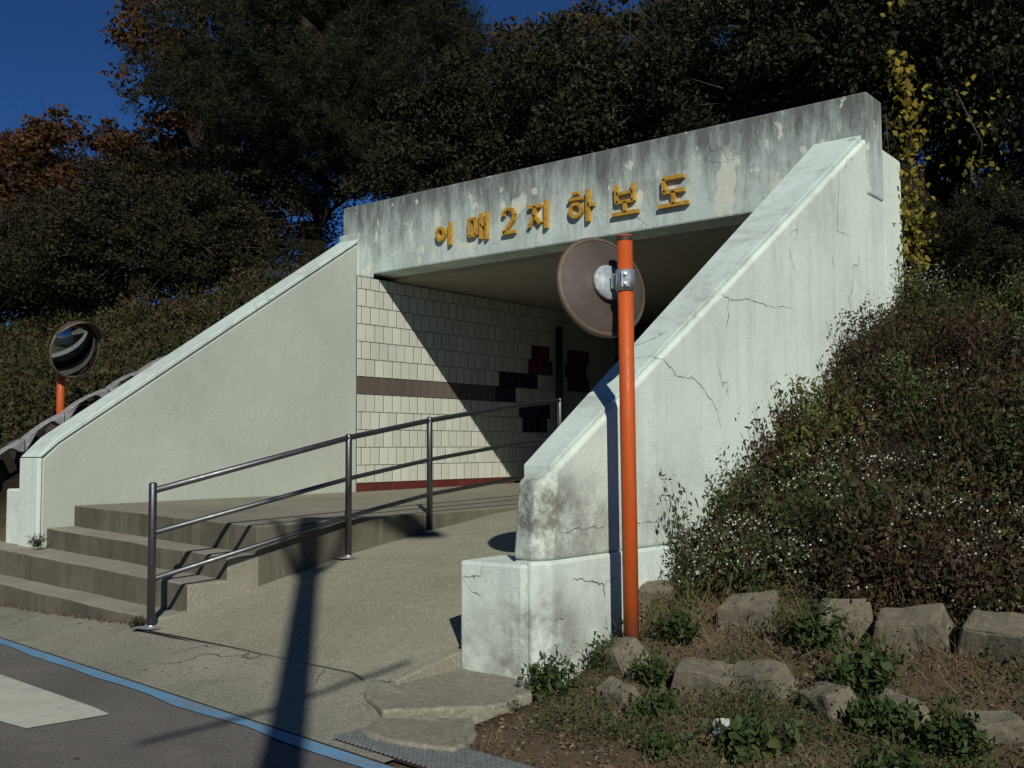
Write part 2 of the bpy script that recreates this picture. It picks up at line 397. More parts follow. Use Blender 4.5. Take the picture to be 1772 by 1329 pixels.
# road, apron, ramp --------------------------------------------------
def yb(x): return 2.82 - .095*(x+2.82)          # road edge
def gridsheet(name, m, x0, x1, y0f, y1f, nxx, nyy, zf):
    b = MB(); idx = {}
    for j in range(nyy+1):
        for i in range(nxx+1):
            x = x0+(x1-x0)*i/nxx; y = y0f(x)+(y1f(x)-y0f(x))*j/nyy
            idx[i, j] = len(b.v); b.v.append((x, y, float(zf(x, y))))
    for j in range(nyy):
        for i in range(nxx): b.f.append((idx[i,j], idx[i+1,j], idx[i+1,j+1], idx[i,j+1]))
    return b.build(name, m, None, True)
struct(gridsheet('road', M['asphalt'], -60, 40, lambda x: -40, yb, 60, 8, lambda x, y: 0))
def step_front(x): return 3.76 + (x+6.0)*(3.76-3.9)/2.3 if x < -6 else 3.66 + max(0, x+5.93)*(-.03)
def apz(x, y):
    f = (y-yb(x))/.6; f = min(1, max(0, f))
    top = np.interp(x, [-30,-8.5,-6,-4,-3.4,-2.6], [-.03,-.02,.075,.075,.065,.05])
    return .004 + top*f*f + .006*nz(x*1.3, y*1.3)*f
struct(gridsheet('pavement', M['apron'], -30, -2.9, yb, lambda x: (step_front(x)+(.02 if x<-6 else 0)) if x < -3.7 else 3.6-(x+3.7)*.45, 150, 8, apz))
RAMP = [(3.5,.06),(3.66,.078),(5.4,.385),(6.3,.515),(7.3,.625),(7.9,.668),(8.1,.675)]
def rz(y): return float(interp(y, RAMP))
struct(gridsheet('ramp', M['ramp'], -6.05, -3.66, step_front, lambda x: 8.1, 24, 50, lambda x, y: rz(y)+.004*nz(x*2, y*2)))
struct(gridsheet('ramp', M['ramp'], -3.66, -3.29, lambda x: 4.2, lambda x: 8.1, 4, 40, lambda x, y: rz(y)+.004*nz(x*2, y*2)))
b = MB(); b.prism([(-3.655,3.60,-.1),(-3.60,3.60,-.1),(-3.60,3.60,.085),(-3.655,3.60,.092)], (.0,.50,.07)); struct(b.build('ramp_kerb', M['apron'], bevel=.008))
# expansion joint at the ramp foot
j = MB()
jp = [(-6.0,3.66),(-5.5,3.655),(-4.9,3.64),(-4.4,3.60),(-3.9,3.585),(-3.75,3.52)]
for (a, b_), (c_, d_) in zip(jp[:-1], jp[1:]):
    j.poly([(a, b_-.004, apz(a, b_)+.008), (c_, d_-.004, apz(c_, d_)+.008), (c_, d_+.003, max(apz(c_, d_), rz(d_))+.009), (a, b_+.003, max(apz(a, b_), rz(b_))+.009)])
struct(j.build('pavement_joint', M['pipe']))
# blue line and white crossing bar as paint sheets just above the road
b = MB(); n = 60
for i in range(n):
    xa, xb_ = -20+17.4*i/n, -20+17.4*(i+1)/n
    wv = lambda x: .07+.012*math.sin(x*7)+.008*math.sin(x*17)
    b.poly([(xa, yb(xa)-.03-wv(xa), .006), (xb_, yb(xb_)-.03-wv(xb_), .006), (xb_, yb(xb_)-.02, .006), (xa, yb(xa)-.02, .006)])
struct(b.build('blue_line', M['blue']))
b = MB(); b.poly([(-8.6,2.84,.005),(-5.71,2.67,.005),(-4.6,2.60,.005),(-4.43,2.575,.005),(-4.50,2.225,.005),(-4.75,2.21,.005),(-5.9,2.28,.005),(-8.9,2.46,.005)])
struct(b.build('crossing_stripe', M['white']))

# ------------------------------------------------------------------ underpass entrance
P = thing('underpass_entrance', 'white painted concrete underpass portal with sloping wing walls, lintel and tiled side wall', 'underpass entrance', (-6.1, 8.47, .67))
# lintel
b = MB(); b.box(-9.42, -2.92, 8.47, 8.84, 3.32, 4.2)
lintel = b.build('lintel', M['lintel'], P, bevel=.018)
# roof slab, ceiling
b = MB(); b.box(-9.1, -3.1, 8.842, 22, 3.27, 3.62); b.build('ceiling', M['ceiling'], P)
# portal jamb strip in front of the lintel on the left + left wing wall
def wing_z(y): return 1.15+(y-4.44)*.665 if y < 8.27 else 3.70
XW = -8.86
b = MB(); prof = [(XW-.006,4.47,-.2),(XW-.006,8.2,-.2),(XW-.006,8.2,3.64),(XW-.006,4.62,1.29),(XW-.006,4.47,1.15)]
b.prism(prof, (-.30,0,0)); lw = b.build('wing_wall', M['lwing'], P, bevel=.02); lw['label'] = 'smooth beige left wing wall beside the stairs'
# thin whiter coping + whiter front end of the left wing
b = MB()
cp = [(4.462,1.165),(4.62,1.30),(8.2,3.655),(8.2,3.70),(4.61,1.345),(4.43,1.17)]
b.prism([(XW+.004,y,z) for y, z in cp], (-.325,0,0)); b.build('coping', M['cope'], P, bevel=.008)
b = MB(); b.hexa([(XW-.33,4.43,.2),(XW+.002,4.43,.2),(XW+.002,4.466,.2),(XW-.33,4.466,.2),(XW-.33,4.43,1.16),(XW+.002,4.43,1.16),(XW+.002,4.466,1.16),(XW-.33,4.466,1.16)])
b.build('end_face', M['base'], P, bevel=.006)
b = MB(); b.box(XW-.34, XW+.004, 8.203, 8.468, 3.26, 3.78); b.build('jamb', M['lintel'], P, bevel=.02)
b = MB(); b.box(XW-.30, XW-.03, 8.2, 22, .3, 3.262); b.build('side_wall', M['grout'], P)
b = MB(); b.box(-9.52, -9.2, 4.47, 4.9, .0, .88); pl = b.build('plinth', M['base'], P, bevel=.02); pl['label'] = 'stubby plinth left of the left wing wall'
# far interior
b = MB(); b.box(-3.4, -3.1, 8.842, 22, .3, 3.27); b.build('inner_wall', M['ceiling'], P)
b = MB(); b.box(-9.1, -3.1, 22, 22.3, .3, 3.6); b.build('end_wall', M['ceiling'], P)
# right wing: tapering plan, chamfered outer corner
def xo(y): return -3.105 + (y-4.12)*.0402      # outer plane
def xi(y): return -3.315 - (y-4.12)*.0155
def wz(y): return 1.035 + (y-4.12)*.643
b = MB()
yf = 4.12
ring0 = [(xi(yf)+0.0, yf+.03), (-3.165, yf-.01), (xo(yf+.09)-.0, yf+.09), (xo(8.47), 8.468), (xi(8.47), 8.468)]
bot = [(x, y, .64) for x, y in ring0]
top = [(ring0[0][0]+.01, ring0[0][1]+.03, 1.035), (ring0[1][0]+.005, ring0[1][1]+.05, 1.035), (ring0[2][0], ring0[2][1]+.05, wz(yf+.12)), (xo(8.47), 8.468, 3.79), (xi(8.47), 8.468, 3.83)]
n = 5; B0 = len(b.v); b.v += bot+top
b.f.append((4,3,2,1,0))
b.f += [(5,6,7),(5,7,8,9)]
for i in range(n):
    k = (i+1) % n; b.f.append((i, k, n+k, n+i))
rw = b.build('wing_wall', M['wing'], P, bevel=.022, seg=3); rw['label'] = 'cracked white right wing wall'
# grey weathered coping lying on the sloping top, a little proud, with a rounded lip
b = MB()
for ya, yb2 in zip(np.linspace(4.22,8.30,9)[:-1], np.linspace(4.22,8.30,9)[1:]):
    pass
c0, c1 = 4.24, 8.44
def cz(y, o): return wz(y)+o
b.hexa([(xi(c0)+.004,c0,cz(c0,-.06)),(xo(c0)-.03,c0,cz(c0,-.06)),(xo(c1)-.03,c1,cz(c1,-.06)),(xi(c1)+.004,c1,cz(c1,-.06)),
        (xi(c0)+.004,c0,cz(c0,.012)),(xo(c0)-.03,c0,cz(c0,.012)),(xo(c1)-.03,c1,cz(c1,.012)),(xi(c1)+.004,c1,cz(c1,.012))])
b.build('coping', M['cope'], P, bevel=.008)
# lower base of the right wing
b = MB()
r2 = [(xi(yf)-.01, yf+.05), (-3.155, yf-.035), (xo(yf)+.02, yf+.055), (xo(8.4)+.02, 8.4), (xi(8.4)-.01, 8.4)]
b.v += [(x, y, -.2) for x, y in r2] + [(x, y, .64 if i in (0,1,2) else .64) for i, (x, y) in enumerate(r2)]
b.f += [(4,3,2,1,0), (5,6,7,8,9)] + [(i, (i+1)%5, 5+(i+1)%5, 5+i) for i in range(5)]
b.build('wing_base', M['base'], P, bevel=.018)
b = MB(); b.box(-3.60, -3.182, 4.06, 4.42, -.1, .625); pl = b.build('plinth', M['base'], P, bevel=.016); pl['label'] = 'low block at the foot of the right wing wall'
rc = random.Random(31)
for pts in ([(5.73,2.202),(5.946,2.197),(6.134,2.172),(6.293,2.205),(6.624,2.184),(7.03,2.217)], [(5.373,1.638),(5.605,1.632),(5.741,1.566),(5.88,1.443),(5.948,1.316)],
            [(7.819,3.54),(7.885,3.377),(7.849,3.161),(7.809,2.9),(8.055,2.902)], [(7.114,2.876),(7.085,2.7)], [(7.71,2.703),(7.734,2.569)],
            [(4.34,.541),(4.463,.517),(4.59,.486),(4.723,.504),(4.778,.514)], [(4.606,.485),(4.614,.392)], [(4.194,.34),(4.288,.354),(4.313,.362)], [(4.27,.782),(4.468,.785),(4.675,.781)], [(4.896,.79),(5.252,.786)]):
    q = []
    for (a, c_), (d, e) in zip(pts[:-1], pts[1:]):
        m_ = max(2, int(math.hypot(d-a, e-c_)/.02))
        for k in range(m_): q.append((a+(d-a)*k/m_+rc.gauss(0, .005), c_+(e-c_)*k/m_+rc.gauss(0, .005)))
    b = MB(); L = len(q)
    for k, (yy, zz) in enumerate(q):
        wdt = .0017*(.35+math.sin(PI*(k+.5)/L))*rc.uniform(.3, 1.5); off = (.0025 if zz > .64 else .0225)
        dy, dz = (q[min(k+1, L-1)][0]-q[max(k-1, 0)][0], q[min(k+1, L-1)][1]-q[max(k-1, 0)][1]); l_ = math.hypot(dy, dz) or 1
        b.v += [(xo(yy)+off, yy-dz/l_*wdt, zz+dy/l_*wdt), (xo(yy)+off, yy+dz/l_*wdt, zz-dy/l_*wdt)]
    for k in range(L-1): b.f.append((2*k, 2*k+1, 2*k+3, 2*k+2))
    b.build('crack', M['fissure'], P)
# box side wall behind the lintel
b = MB(); b.hexa([(-3.3,8.842,1.5),(-2.935,8.842,1.5),(-2.90,9.25,1.5),(-3.3,9.25,1.5),(-3.3,8.842,3.80),(-2.935,8.842,3.80),(-2.90,9.25,3.76),(-3.3,9.25,3.8)])
b.build('return_wall', M['wing'], P, bevel=.02)
b = MB(); b.box(-3.37, -2.932, 8.472, 8.84, 1.0, 3.316); b.build('return_wall', M['wing'], P)

# tiles on the side wall --------------------------------------------------
PITCH = .208; TW = .146
def tilemesh(w, h):
    b = MB(); g = .0026
    y0, y1, z0, z1 = .0065, w-.0065, g, h-g; d = .004
    b.v = [(0,y0,z0),(0,y1,z0),(0,y1,z1),(0,y0,z1),(d+.004,y0+d,z0+d),(d+.004,y1-d,z0+d),(d+.004,y1-d,z1-d),(d+.004,y0+d,z1-d)]
    b.f = [(4,5,6,7),(0,1,5,4),(1,2,6,5),(2,3,7,6),(3,0,4,7)]
    return b.mesh('tile')
full = tilemesh(PITCH, PITCH); basem = tilemesh(PITCH, .1); 
rnd = random.Random(4)
def put(name, me, mat, y, z):
    o = bpy.data.objects.new(name, me); COL.objects.link(o)
    if not me.materials: me.materials.append(mat)
    o.parent = P; o.matrix_parent_inverse = Matrix.Translation(P.location).inverted()
    o.location = (XW-.012+rnd.uniform(-.0012, .0012), y, z); o.rotation_euler = (0, rnd.uniform(-.004,.004), rnd.uniform(-.006,.006))
    return o
cache = {}
def tm(w, h, key):
    k = (round(w, 3), round(h, 3), key)
    if k not in cache: cache[k] = tilemesh(w, h)
    return cache[k]
Z0 = .728
mural = {}
for (ya, yb_, za, zb, key) in ((10.9,11.65,2.08,2.3,'navy'),(11.55,12.0,2.3,2.6,'maroon'),(10.7,11.2,1.87,2.08,'navy'),(11.3,11.95,1.42,1.88,'navy'),(12.4,13.0,2.05,2.6,'maroon')):
    mural[(ya, yb_, za, zb)] = key
count = 0
y = 8.2
while y < 13.7:
    put('base_tile', tm(.196, .1, 'base'), M['basetile'], y, Z0+.0); y += .196
rest = MB()
for r in range(12):
    z = Z0+.1+r*PITCH; h = min(PITCH, 3.262-z)
    if h < .03: break
    off = 0 if r % 2 == 0 else TW/2
    y = 8.2; first = True
    while y < 13.7:
        wd = TW/2 if (first and off) else TW
        key = 'band' if r == 5 and y < 10.95 else 'white'
        for (ya, yb_, za, zb), kk in mural.items():
            if ya <= y+wd/2 <= yb_ and za <= z+h/2 <= zb: key = kk
        mt = {'white': M['tile'], 'band': M['bandtile'], 'navy': M['navytile'], 'maroon': M['basetile']}[key]
        nm = {'white': 'tile', 'band': 'band_tile', 'navy': 'mural_tile', 'maroon': 'mural_tile'}[key]
        if key == 'white' and y > 11.95:
            rest.box(XW-.012, XW-.003, y+.0065, y+wd-.0065, z+.003, z+h-.003)
        else: put(nm, tm(wd, h, key), mt, y, z)
        y += wd; first = False
o = rest.build('far_tiles', M['tile'], P); o['kind'] = 'stuff'
# dark pipe at the corner, bracket lamp
b = MB(); b.tube([(-8.77,12.1,.8),(-8.77,12.1,3.0)], .05, 12); b.build('drain_pipe', M['pipe'], P, True)
# letters (part > sub-part of the lintel) --------------------------------
LY = 8.47
def stroke(b, x0, z0, x1, z1, w, d=.045):
    a = Vector((x1-x0, 0, z1-z0)); L = a.length; a.normalize(); p = Vector((-a.z, 0, a.x))
    c = Vector(((x0+x1)/2, LY-d/2-.004, (z0+z1)/2))
    b.obox(c, a, (0,1,0), p, L/2, d/2, w/2)
def ringl(b, cx, cz, rx, rz, w, d=.045, n=20):
    for i in range(n):
        a0, a1 = 2*PI*i/n, 2*PI*(i+1)/n
        o0 = (cx+rx*math.cos(a0), cz+rz*math.sin(a0)); o1 = (cx+rx*math.cos(a1), cz+rz*math.sin(a1))
        i0 = (cx+(rx-w)*math.cos(a0), cz+(rz-w)*math.sin(a0)); i1 = (cx+(rx-w)*math.cos(a1), cz+(rz-w)*math.sin(a1))
        ya, yb_ = LY-d-.004, LY-.003
        b.poly([(o0[0],ya,o0[1]),(o1[0],ya,o1[1]),(i1[0],ya,i1[1]),(i0[0],ya,i0[1])])
        b.poly([(o0[0],ya,o0[1]),(o0[0],yb_,o0[1]),(o1[0],yb_,o1[1]),(o1[0],ya,o1[1])])
        b.poly([(i0[0],ya,i0[1]),(i1[0],ya,i1[1]),(i1[0],yb_,i1[1]),(i0[0],yb_,i0[1])])
W = .037
def glyph(kind, x0, x1, z0, z1):
    b = MB(); w = x1-x0; h = z1-z0
    X = lambda u: x0+u*w
    Zz = lambda v: z0+v*h
    if kind == 'i':      # 이
        ringl(b, X(.32), Zz(.55), .30*w, .33*h, W); stroke(b, X(.88), Zz(0), X(.88), Zz(1), W)
    if kind == 'mae':    # 매
        stroke(b, X(.07), Zz(.2), X(.07), Zz(.8), W); stroke(b, X(.40), Zz(.2), X(.40), Zz(.8), W)
        stroke(b, X(.07), Zz(.82), X(.40), Zz(.82), W*.9); stroke(b, X(.07), Zz(.2), X(.40), Zz(.2), W*.9)
        stroke(b, X(.66), Zz(0.02), X(.66), Zz(.98), W*.85); stroke(b, X(.95), Zz(-.02), X(.95), Zz(1.0), W*.85); stroke(b, X(.66), Zz(.52), X(.95), Zz(.52), W*.85)
    if kind == '2':
        pts = [(.08,.72),(.16,.90),(.45,.98),(.78,.90),(.90,.70),(.80,.50),(.45,.28),(.10,.06)]
        for p, q in zip(pts[:-1], pts[1:]): stroke(b, X(p[0]), Zz(p[1]), X(q[0]), Zz(q[1]), W)
        stroke(b, X(.02), Zz(.05), X(.98), Zz(.05), W)
    if kind == 'ji':     # 지
        stroke(b, X(.02), Zz(.84), X(.62), Zz(.84), W); stroke(b, X(.36), Zz(.84), X(.30), Zz(.5), W)
        stroke(b, X(.32), Zz(.52), X(.04), Zz(.14), W); stroke(b, X(.32), Zz(.50), X(.62), Zz(.2), W); stroke(b, X(.90), Zz(0), X(.90), Zz(1), W)
    if kind == 'ha':     # 하
        stroke(b, X(.20), Zz(.95), X(.42), Zz(.95), W*.8); stroke(b, X(.04), Zz(.76), X(.58), Zz(.76), W*.85)
        ringl(b, X(.31), Zz(.40), .26*w, .26*h, W*.9); stroke(b, X(.76), Zz(-.02), X(.76), Zz(1), W); stroke(b, X(.76), Zz(.5), X(.98), Zz(.5), W)
    if kind == 'bo':     # 보
        stroke(b, X(.18), Zz(.42), X(.18), Zz(1), W); stroke(b, X(.82), Zz(.42), X(.82), Zz(1), W)
        stroke(b, X(.18), Zz(.72), X(.82), Zz(.72), W*.85); stroke(b, X(.18), Zz(.44), X(.82), Zz(.44), W*.85)
        stroke(b, X(.5), Zz(.44), X(.5), Zz(.08), W); stroke(b, X(0), Zz(.07), X(1), Zz(.07), W)
    if kind == 'do':     # 도
        stroke(b, X(.16), Zz(.94), X(.86), Zz(.94), W); stroke(b, X(.18), Zz(.5), X(.18), Zz(.94), W); stroke(b, X(.16), Zz(.5), X(.88), Zz(.5), W)
        stroke(b, X(.5), Zz(.5), X(.5), Zz(.08), W); stroke(b, X(0), Zz(.07), X(1), Zz(.07), W)
    o = b.build('letter', M['gold'], lintel)
    return o
for k, x0, x1, z0, z1 in (('i',-7.83,-7.58,3.50,3.76),('mae',-7.34,-7.06,3.50,3.80),('2',-6.85,-6.67,3.51,3.79),('ji',-6.50,-6.24,3.50,3.80),
                          ('ha',-5.99,-5.66,3.50,3.82),('bo',-5.45,-5.15,3.49,3.80),('do',-4.92,-4.60,3.49,3.79)):
    g = glyph(k, x0, x1, z0, z1)

# ------------------------------------------------------------------ stairs and landing
ST = thing('concrete_stairs', 'four worn grey concrete steps with landing between left wing wall and ramp', 'stairs', (-7.4, 3.9, 0))
SL = [  # (z left, z right, y front left (at x=-8.8), y front right (x=-6), x left end)
    (.165,.13,3.93,3.76,-11.0), (.375,.315,4.17,4.03,-11.0), (.545,.47,4.50,4.35,-8.855), (.73,.67,4.765,4.60,-8.855)]
for k, (zl, zr, yl, yr, xl) in enumerate(SL):
    s = (yl-yr)/(-8.8+6.0); sz = (zl-zr)/(-8.8+6.0)
    yat = lambda x: yr+s*(x+6.0)
    zat = lambda x: zr+sz*(x+6.0)
    if k < 3:
        nyl = SL[k+1]; s2 = (nyl[2]-nyl[3])/(-8.8+6.0); yback = lambda x: nyl[3]+s2*(x+6.0)+.02
        if k == 1: yback2 = 4.6
    N = 30; b = MB(); xs = np.linspace(xl, -6.0, N+1); rr = random.Random(k)
    def front(x): return yat(x)+.007*math.sin(x*5+k)+rr.uniform(-.008,.008)
    for i in range(N):
        pass
    fr = [front(x) for x in xs]
    bk = [(yback(x) if k < 3 else 8.2) for x in xs]
    if k == 1: bk = [max(bb, 4.7) if x < -8.86 else bb for bb, x in zip(bk, xs)]
    V = []
    for x, yf_, yb_ in zip(xs, fr, bk): V += [(x,yf_+.004,-.15),(x,yf_,zat(x)),(x,yb_,zat(x)+(.0 if k<3 else .0)),(x,yb_,-.15)]
    b.v = V
    for i in range(N):
        a = i*4; c = a+4
        b.f += [(a,c,c+1,a+1),(a+1,c+1,c+2,a+2),(a+2,c+2,c+3,a+3),(a+3,c+3,c,a)]
    b.f += [(0,1,2,3),(N*4+3,N*4+2,N*4+1,N*4)]
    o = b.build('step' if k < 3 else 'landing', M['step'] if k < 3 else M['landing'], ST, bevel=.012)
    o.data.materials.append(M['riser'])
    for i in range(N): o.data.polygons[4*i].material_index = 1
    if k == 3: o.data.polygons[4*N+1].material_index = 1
# upper landing / tunnel floor
b = MB(); b.hexa([(-8.84,8.2,.4),(-3.4,8.0,.4),(-3.4,22,.4),(-8.84,22,.4),(-8.84,8.202,.731),(-5.9,8.102,.672),(-5.9,22,.75),(-8.84,22,.80)])
struct(b.build('tunnel_floor', M['landing']))
b = MB(); b.hexa([(-6.0,8.103,.4),(-3.4,8.103,.4),(-3.4,22,.4),(-6.0,22,.4),(-6.0,8.103,.6695),(-3.4,8.103,.6695),(-3.4,22,.745),(-6.0,22,.745)])
struct(b.build('tunnel_floor', M['landing']))

# ------------------------------------------------------------------ handrail
HX = -5.93
HR = thing('handrail', 'stainless steel tube handrail with three rails between the stairs and the ramp', 'handrail', (HX, 3.72, .08))
posts = [(3.72,.08,1.01),(5.40,.383,1.335),(6.31,.515,1.485),(8.18,.675,1.71)]
for y, z0, z1 in posts:
    b = MB(); b.tube([(HX,y,z0-.02),(HX,y,z1-.012),(HX,y,z1-.004),(HX,y,z1)], [.0255,.0255,.022,.012], 20); po = b.build('post', M['steel'], HR, True)
    b = MB(); b.lathe((HX,y,z0), (0,0,1), [(.042,-.01),(.042,.012),(.03,.016),(.027,.024)], 20); b.build('base_flange', M['galv'], po, True)
    bb = MB(); rr = random.Random(int(y*10)); n = 12
    bb.v = [(HX,y,z0+.014)]+[(HX+(.10+rr.uniform(-.025,.025))*math.cos(2*PI*i/n), y+(.10+rr.uniform(-.025,.025))*math.sin(2*PI*i/n), rz(y)+.002) for i in range(n)]
    bb.f = [(0,1+i,1+(i+1)%n) for i in range(n)]
    bb.build('mortar_pad', M['edgecap'], po, True)
def rail(pts, r):
    b = MB(); b.tube(pts, r, 14); return b.build('rail', M['steel'], HR, True)
rail([(HX,3.72,.955),(HX,5.40,1.305),(HX,6.31,1.455),(HX,7.4,1.605),(HX,8.18,1.685)], .0215)
rail([(HX,3.72,.685),(HX,5.40,.99),(HX,6.31,1.125),(HX,7.4,1.25),(HX,8.18,1.315)], .0175)
rail([(HX,3.72,.39),(HX,5.40,.70),(HX,6.31,.835),(HX,7.4,.93),(HX,8.18,.97)], .0175)

# ------------------------------------------------------------------ convex mirrors
def traffic_mirror(name, label, base, ztop, hub, nrm, r, clampz, rp=.042, visor=True):
    T = thing(name, label, 'traffic mirror', base, 'orange traffic mirrors')
    bx, by, bz = base
    b = MB(); b.tube([(bx,by,bz-.15),(bx-.005,by,(bz+ztop)/2),(bx-.008,by,ztop)], rp, 24); b.build('pole', M['orange'], T, True)
    b = MB(); b.lathe((bx-.008,by,ztop-.01), (0,0,1), [(rp+.002,-.02),(rp+.002,0.004),(rp*.7,.010),(0.001,.012)], 24); b.build('pole_cap', M['cap'], T, True)
    n_ = Vector(nrm).normalized(); hub = Vector(hub)
    # shell : front is +n
    b = MB(); b.lathe(hub, n_, [(.001,-.035),(.30*r,-.035),(.36*r,-.02),(.40*r,-.012),(.7*r,-.004),(.95*r,.025),(r*.985,.03)], 56); sh = b.build('shell', M['mirback'], T, True)
    b = MB(); b.lathe(hub, n_, [(r*.955,.021),(r*1.0,.021),(r*1.035,.034),(r*1.03,.052),(r*.985,.056),(r*.96,.048)], 56); b.build('rim', M['mirrim'], sh, True)
    prof = [(r*.97*math.sin(a)/math.sin(.55), .045 + (math.cos(a)-math.cos(.55))*r*.97/math.sin(.55)) for a in np.linspace(.55, .001, 14)]
    b = MB(); b.lathe(hub, n_, prof, 56); b.build('mirror_face', M['mirror'], sh, True)
    b = MB(); b.lathe(hub, n_, [(.001,-.052),(.34*r,-.050),(.36*r,-.040),(.355*r,-.030)], 40); b.build('hub_plate', M['mirplate'], sh, True)
    # visor over the top of the face
    if visor:
        b = MB(); a = n_.cross(Vector((0,0,1))).normalized(); e = a.cross(n_); k = 24
        for i in range(k+1):
            th = math.radians(25+130*i/k); q = a*math.cos(th)+e*math.sin(th); L = .10*math.sin(math.radians(180*i/k))**.6+.004
            for rr2, h in ((1.035,.05),(1.06,.05+L),(1.045,.05+L),(1.02,.052)): b.v.append(tuple(hub+q*r*rr2+n_*h))
        for i in range(k):
            for c_ in range(4):
                d_ = (c_+1) % 4; b.f.append((i*4+c_, i*4+d_, i*4+4+d_, i*4+4+c_))
        b.build('visor', M['mirrim'], sh, True)
    # clamp band and bracket
    pc = Vector((bx-.008, by, clampz))
    b = MB(); b.lathe(pc, (0,0,1), [(rp+.001,-.055),(rp+.009,-.055),(rp+.009,.055),(rp+.001,.055)], 28); cb = b.build('clamp_band', M['galv'], T, True)
    back = hub - n_*.05
    d = (pc-back); L = d.length; d.normalize(); s_ = d.cross(Vector((0,0,1))).normalized(); u_ = s_.cross(d)
    b = MB(); b.obox((pc+back)/2, d, s_, u_, L/2-.02, .018, .04); b.build('bracket', M['mirplate'], T, bevel=.004)
    b = MB()
    side = Vector((-n_.y, n_.x, 0)).normalized()
    cdir = Vector((-bx, -by, 0)).normalized()
    b.obox(pc+cdir*(rp+.014), cdir, Vector((-cdir.y, cdir.x, 0)), (0,0,1), .008, .022, .042); b.build('bolt_plate', M['mirplate'], cb, bevel=.003)
    for zz in (-.025, .025):
        b = MB(); b.lathe(pc+Vector((0,0,zz))+cdir*(rp+.02), cdir, [(.009,0),(.009,.012),(.0005,.013)], 6); b.build('bolt', M['galv'], cb)
    return T
pb = (-2.85, 4.54, .22)
hubc = Vector((pb[0], pb[1], 2.085)) + Vector((-.94,.27,0)).normalized()*.17
traffic_mirror('traffic_mirror', 'orange pole against the right wing wall, mirror turned away showing its brown back', pb, 2.325, hubc, (-.86,.36,-.17), .274, 2.085, .0405, False)
pb = (-10.0, 5.22, 1.1)
hubc = Vector((-9.85, 5.25, 2.25))
traffic_mirror('traffic_mirror', 'distant orange mirror pole behind the left wing wall, dark round mirror facing the viewer', pb, 2.33, hubc, (.93,.20,-.27), .285, 2.22, .038, True)

# ------------------------------------------------------------------ stone edging behind the left wing
def boulder(seed, sx, sy, sz, flat=.6):
    bm = bmesh.new(); bmesh.ops.create_icosphere(bm, subdivisions=4, radius=1)
    r = random.Random(seed); ph = [r.uniform(0, 6) for _ in range(6)]
    planes = []
    for _ in range(8):
        v = Vector((r.gauss(0,1), r.gauss(0,1), r.gauss(0,.8))).normalized(); planes.append((v, r.uniform(.42,.72)))
    for v in bm.verts:
        c = v.co.copy()
        for nrm, d in planes:
            k = c.dot(nrm)
            if k > d: c -= nrm*(k-d)*.92
        c += c.normalized()*(.03*math.sin(c.x*7+ph[0])+.03*math.sin(c.y*8+ph[1])+.02*math.sin(c.z*13+ph[2]))
        v.co = Vector((c.x*sx, c.y*sy, c.z*sz))
    me = bpy.data.meshes.new('boulder'); bm.to_mesh(me); bm.free(); return me
SE = thing('stone_edging', 'stepped row of dark stones with pale mortar caps climbing behind the left wing wall', 'stone edging', (-10, 4.7, 1.0))
rr = random.Random(11)
ym = 3.9; i = 0
def sez(y): return float(interp(y, [(3.9,.80),(4.53,1.2),(5.27,1.69),(6.65,2.43),(8.6,3.42)]))
while ym < 8.6:
    L = rr.uniform(.36,.50); z = sez(ym+L/2)
    me = boulder(40+i, .25, L*.60, .27); o = link('stone', me, M['edgestone'], SE)
    o.matrix_parent_inverse = Matrix.Translation(SE.location).inverted(); o.location = (-10.0+rr.uniform(-.03,.03), ym+L/2, z-.30); o.rotation_euler = (math.atan(.59), 0, rr.uniform(-.1,.1))
    b = MB(); n = 8; up = []; dn = []
    for k in range(n+1):
        yy = ym+L*k/n+(.006 if k == 0 else -.006 if k == n else 0); zz = sez(yy)+.02*math.sin(PI*k/n); up.append((yy, zz)); dn.append((yy, zz-.02-.11*abs(math.cos(PI*k/n))**4))
    prof = [(-9.74,yy,zz) for yy, zz in up]+[(-9.74,yy,zz) for yy, zz in reversed(dn)]
    b.prism(prof, (-.13,0,0)); b.build('cap_stone', M['edgecap'], SE, bevel=.012)
    ym += L; i += 1

def block(seed, sx, sy, sz):
    r = random.Random(seed); bm = bmesh.new(); bmesh.ops.create_cube(bm, size=2)
    for v in bm.verts:
        k = .72 if v.co.z > 0 else 1.05
        v.co = Vector((v.co.x*k*r.uniform(.75,1.15), v.co.y*k*r.uniform(.75,1.15), v.co.z*r.uniform(.7,1.15)))
    bmesh.ops.bevel(bm, geom=list(bm.edges), offset=.16, segments=2, affect='EDGES', profile=.6)
    bmesh.ops.triangulate(bm, faces=bm.faces)
    bmesh.ops.subdivide_edges(bm, edges=bm.edges, cuts=2, use_grid_fill=True)
    ph = [r.uniform(0, 6) for _ in range(6)]
    for v in bm.verts:
        c = v.co; n_ = c.normalized()
        c += n_*(.05*math.sin(c.x*4+ph[0])*math.sin(c.y*5+ph[1])+.035*math.sin(c.z*9+ph[2]+c.x*6)+.02*math.sin(c.y*17+ph[3])+r.uniform(-.018,.018))
        v.co = Vector((c.x*sx, c.y*sy, c.z*sz))
    me = bpy.data.meshes.new('boulder'); bm.to_mesh(me); bm.free(); return me
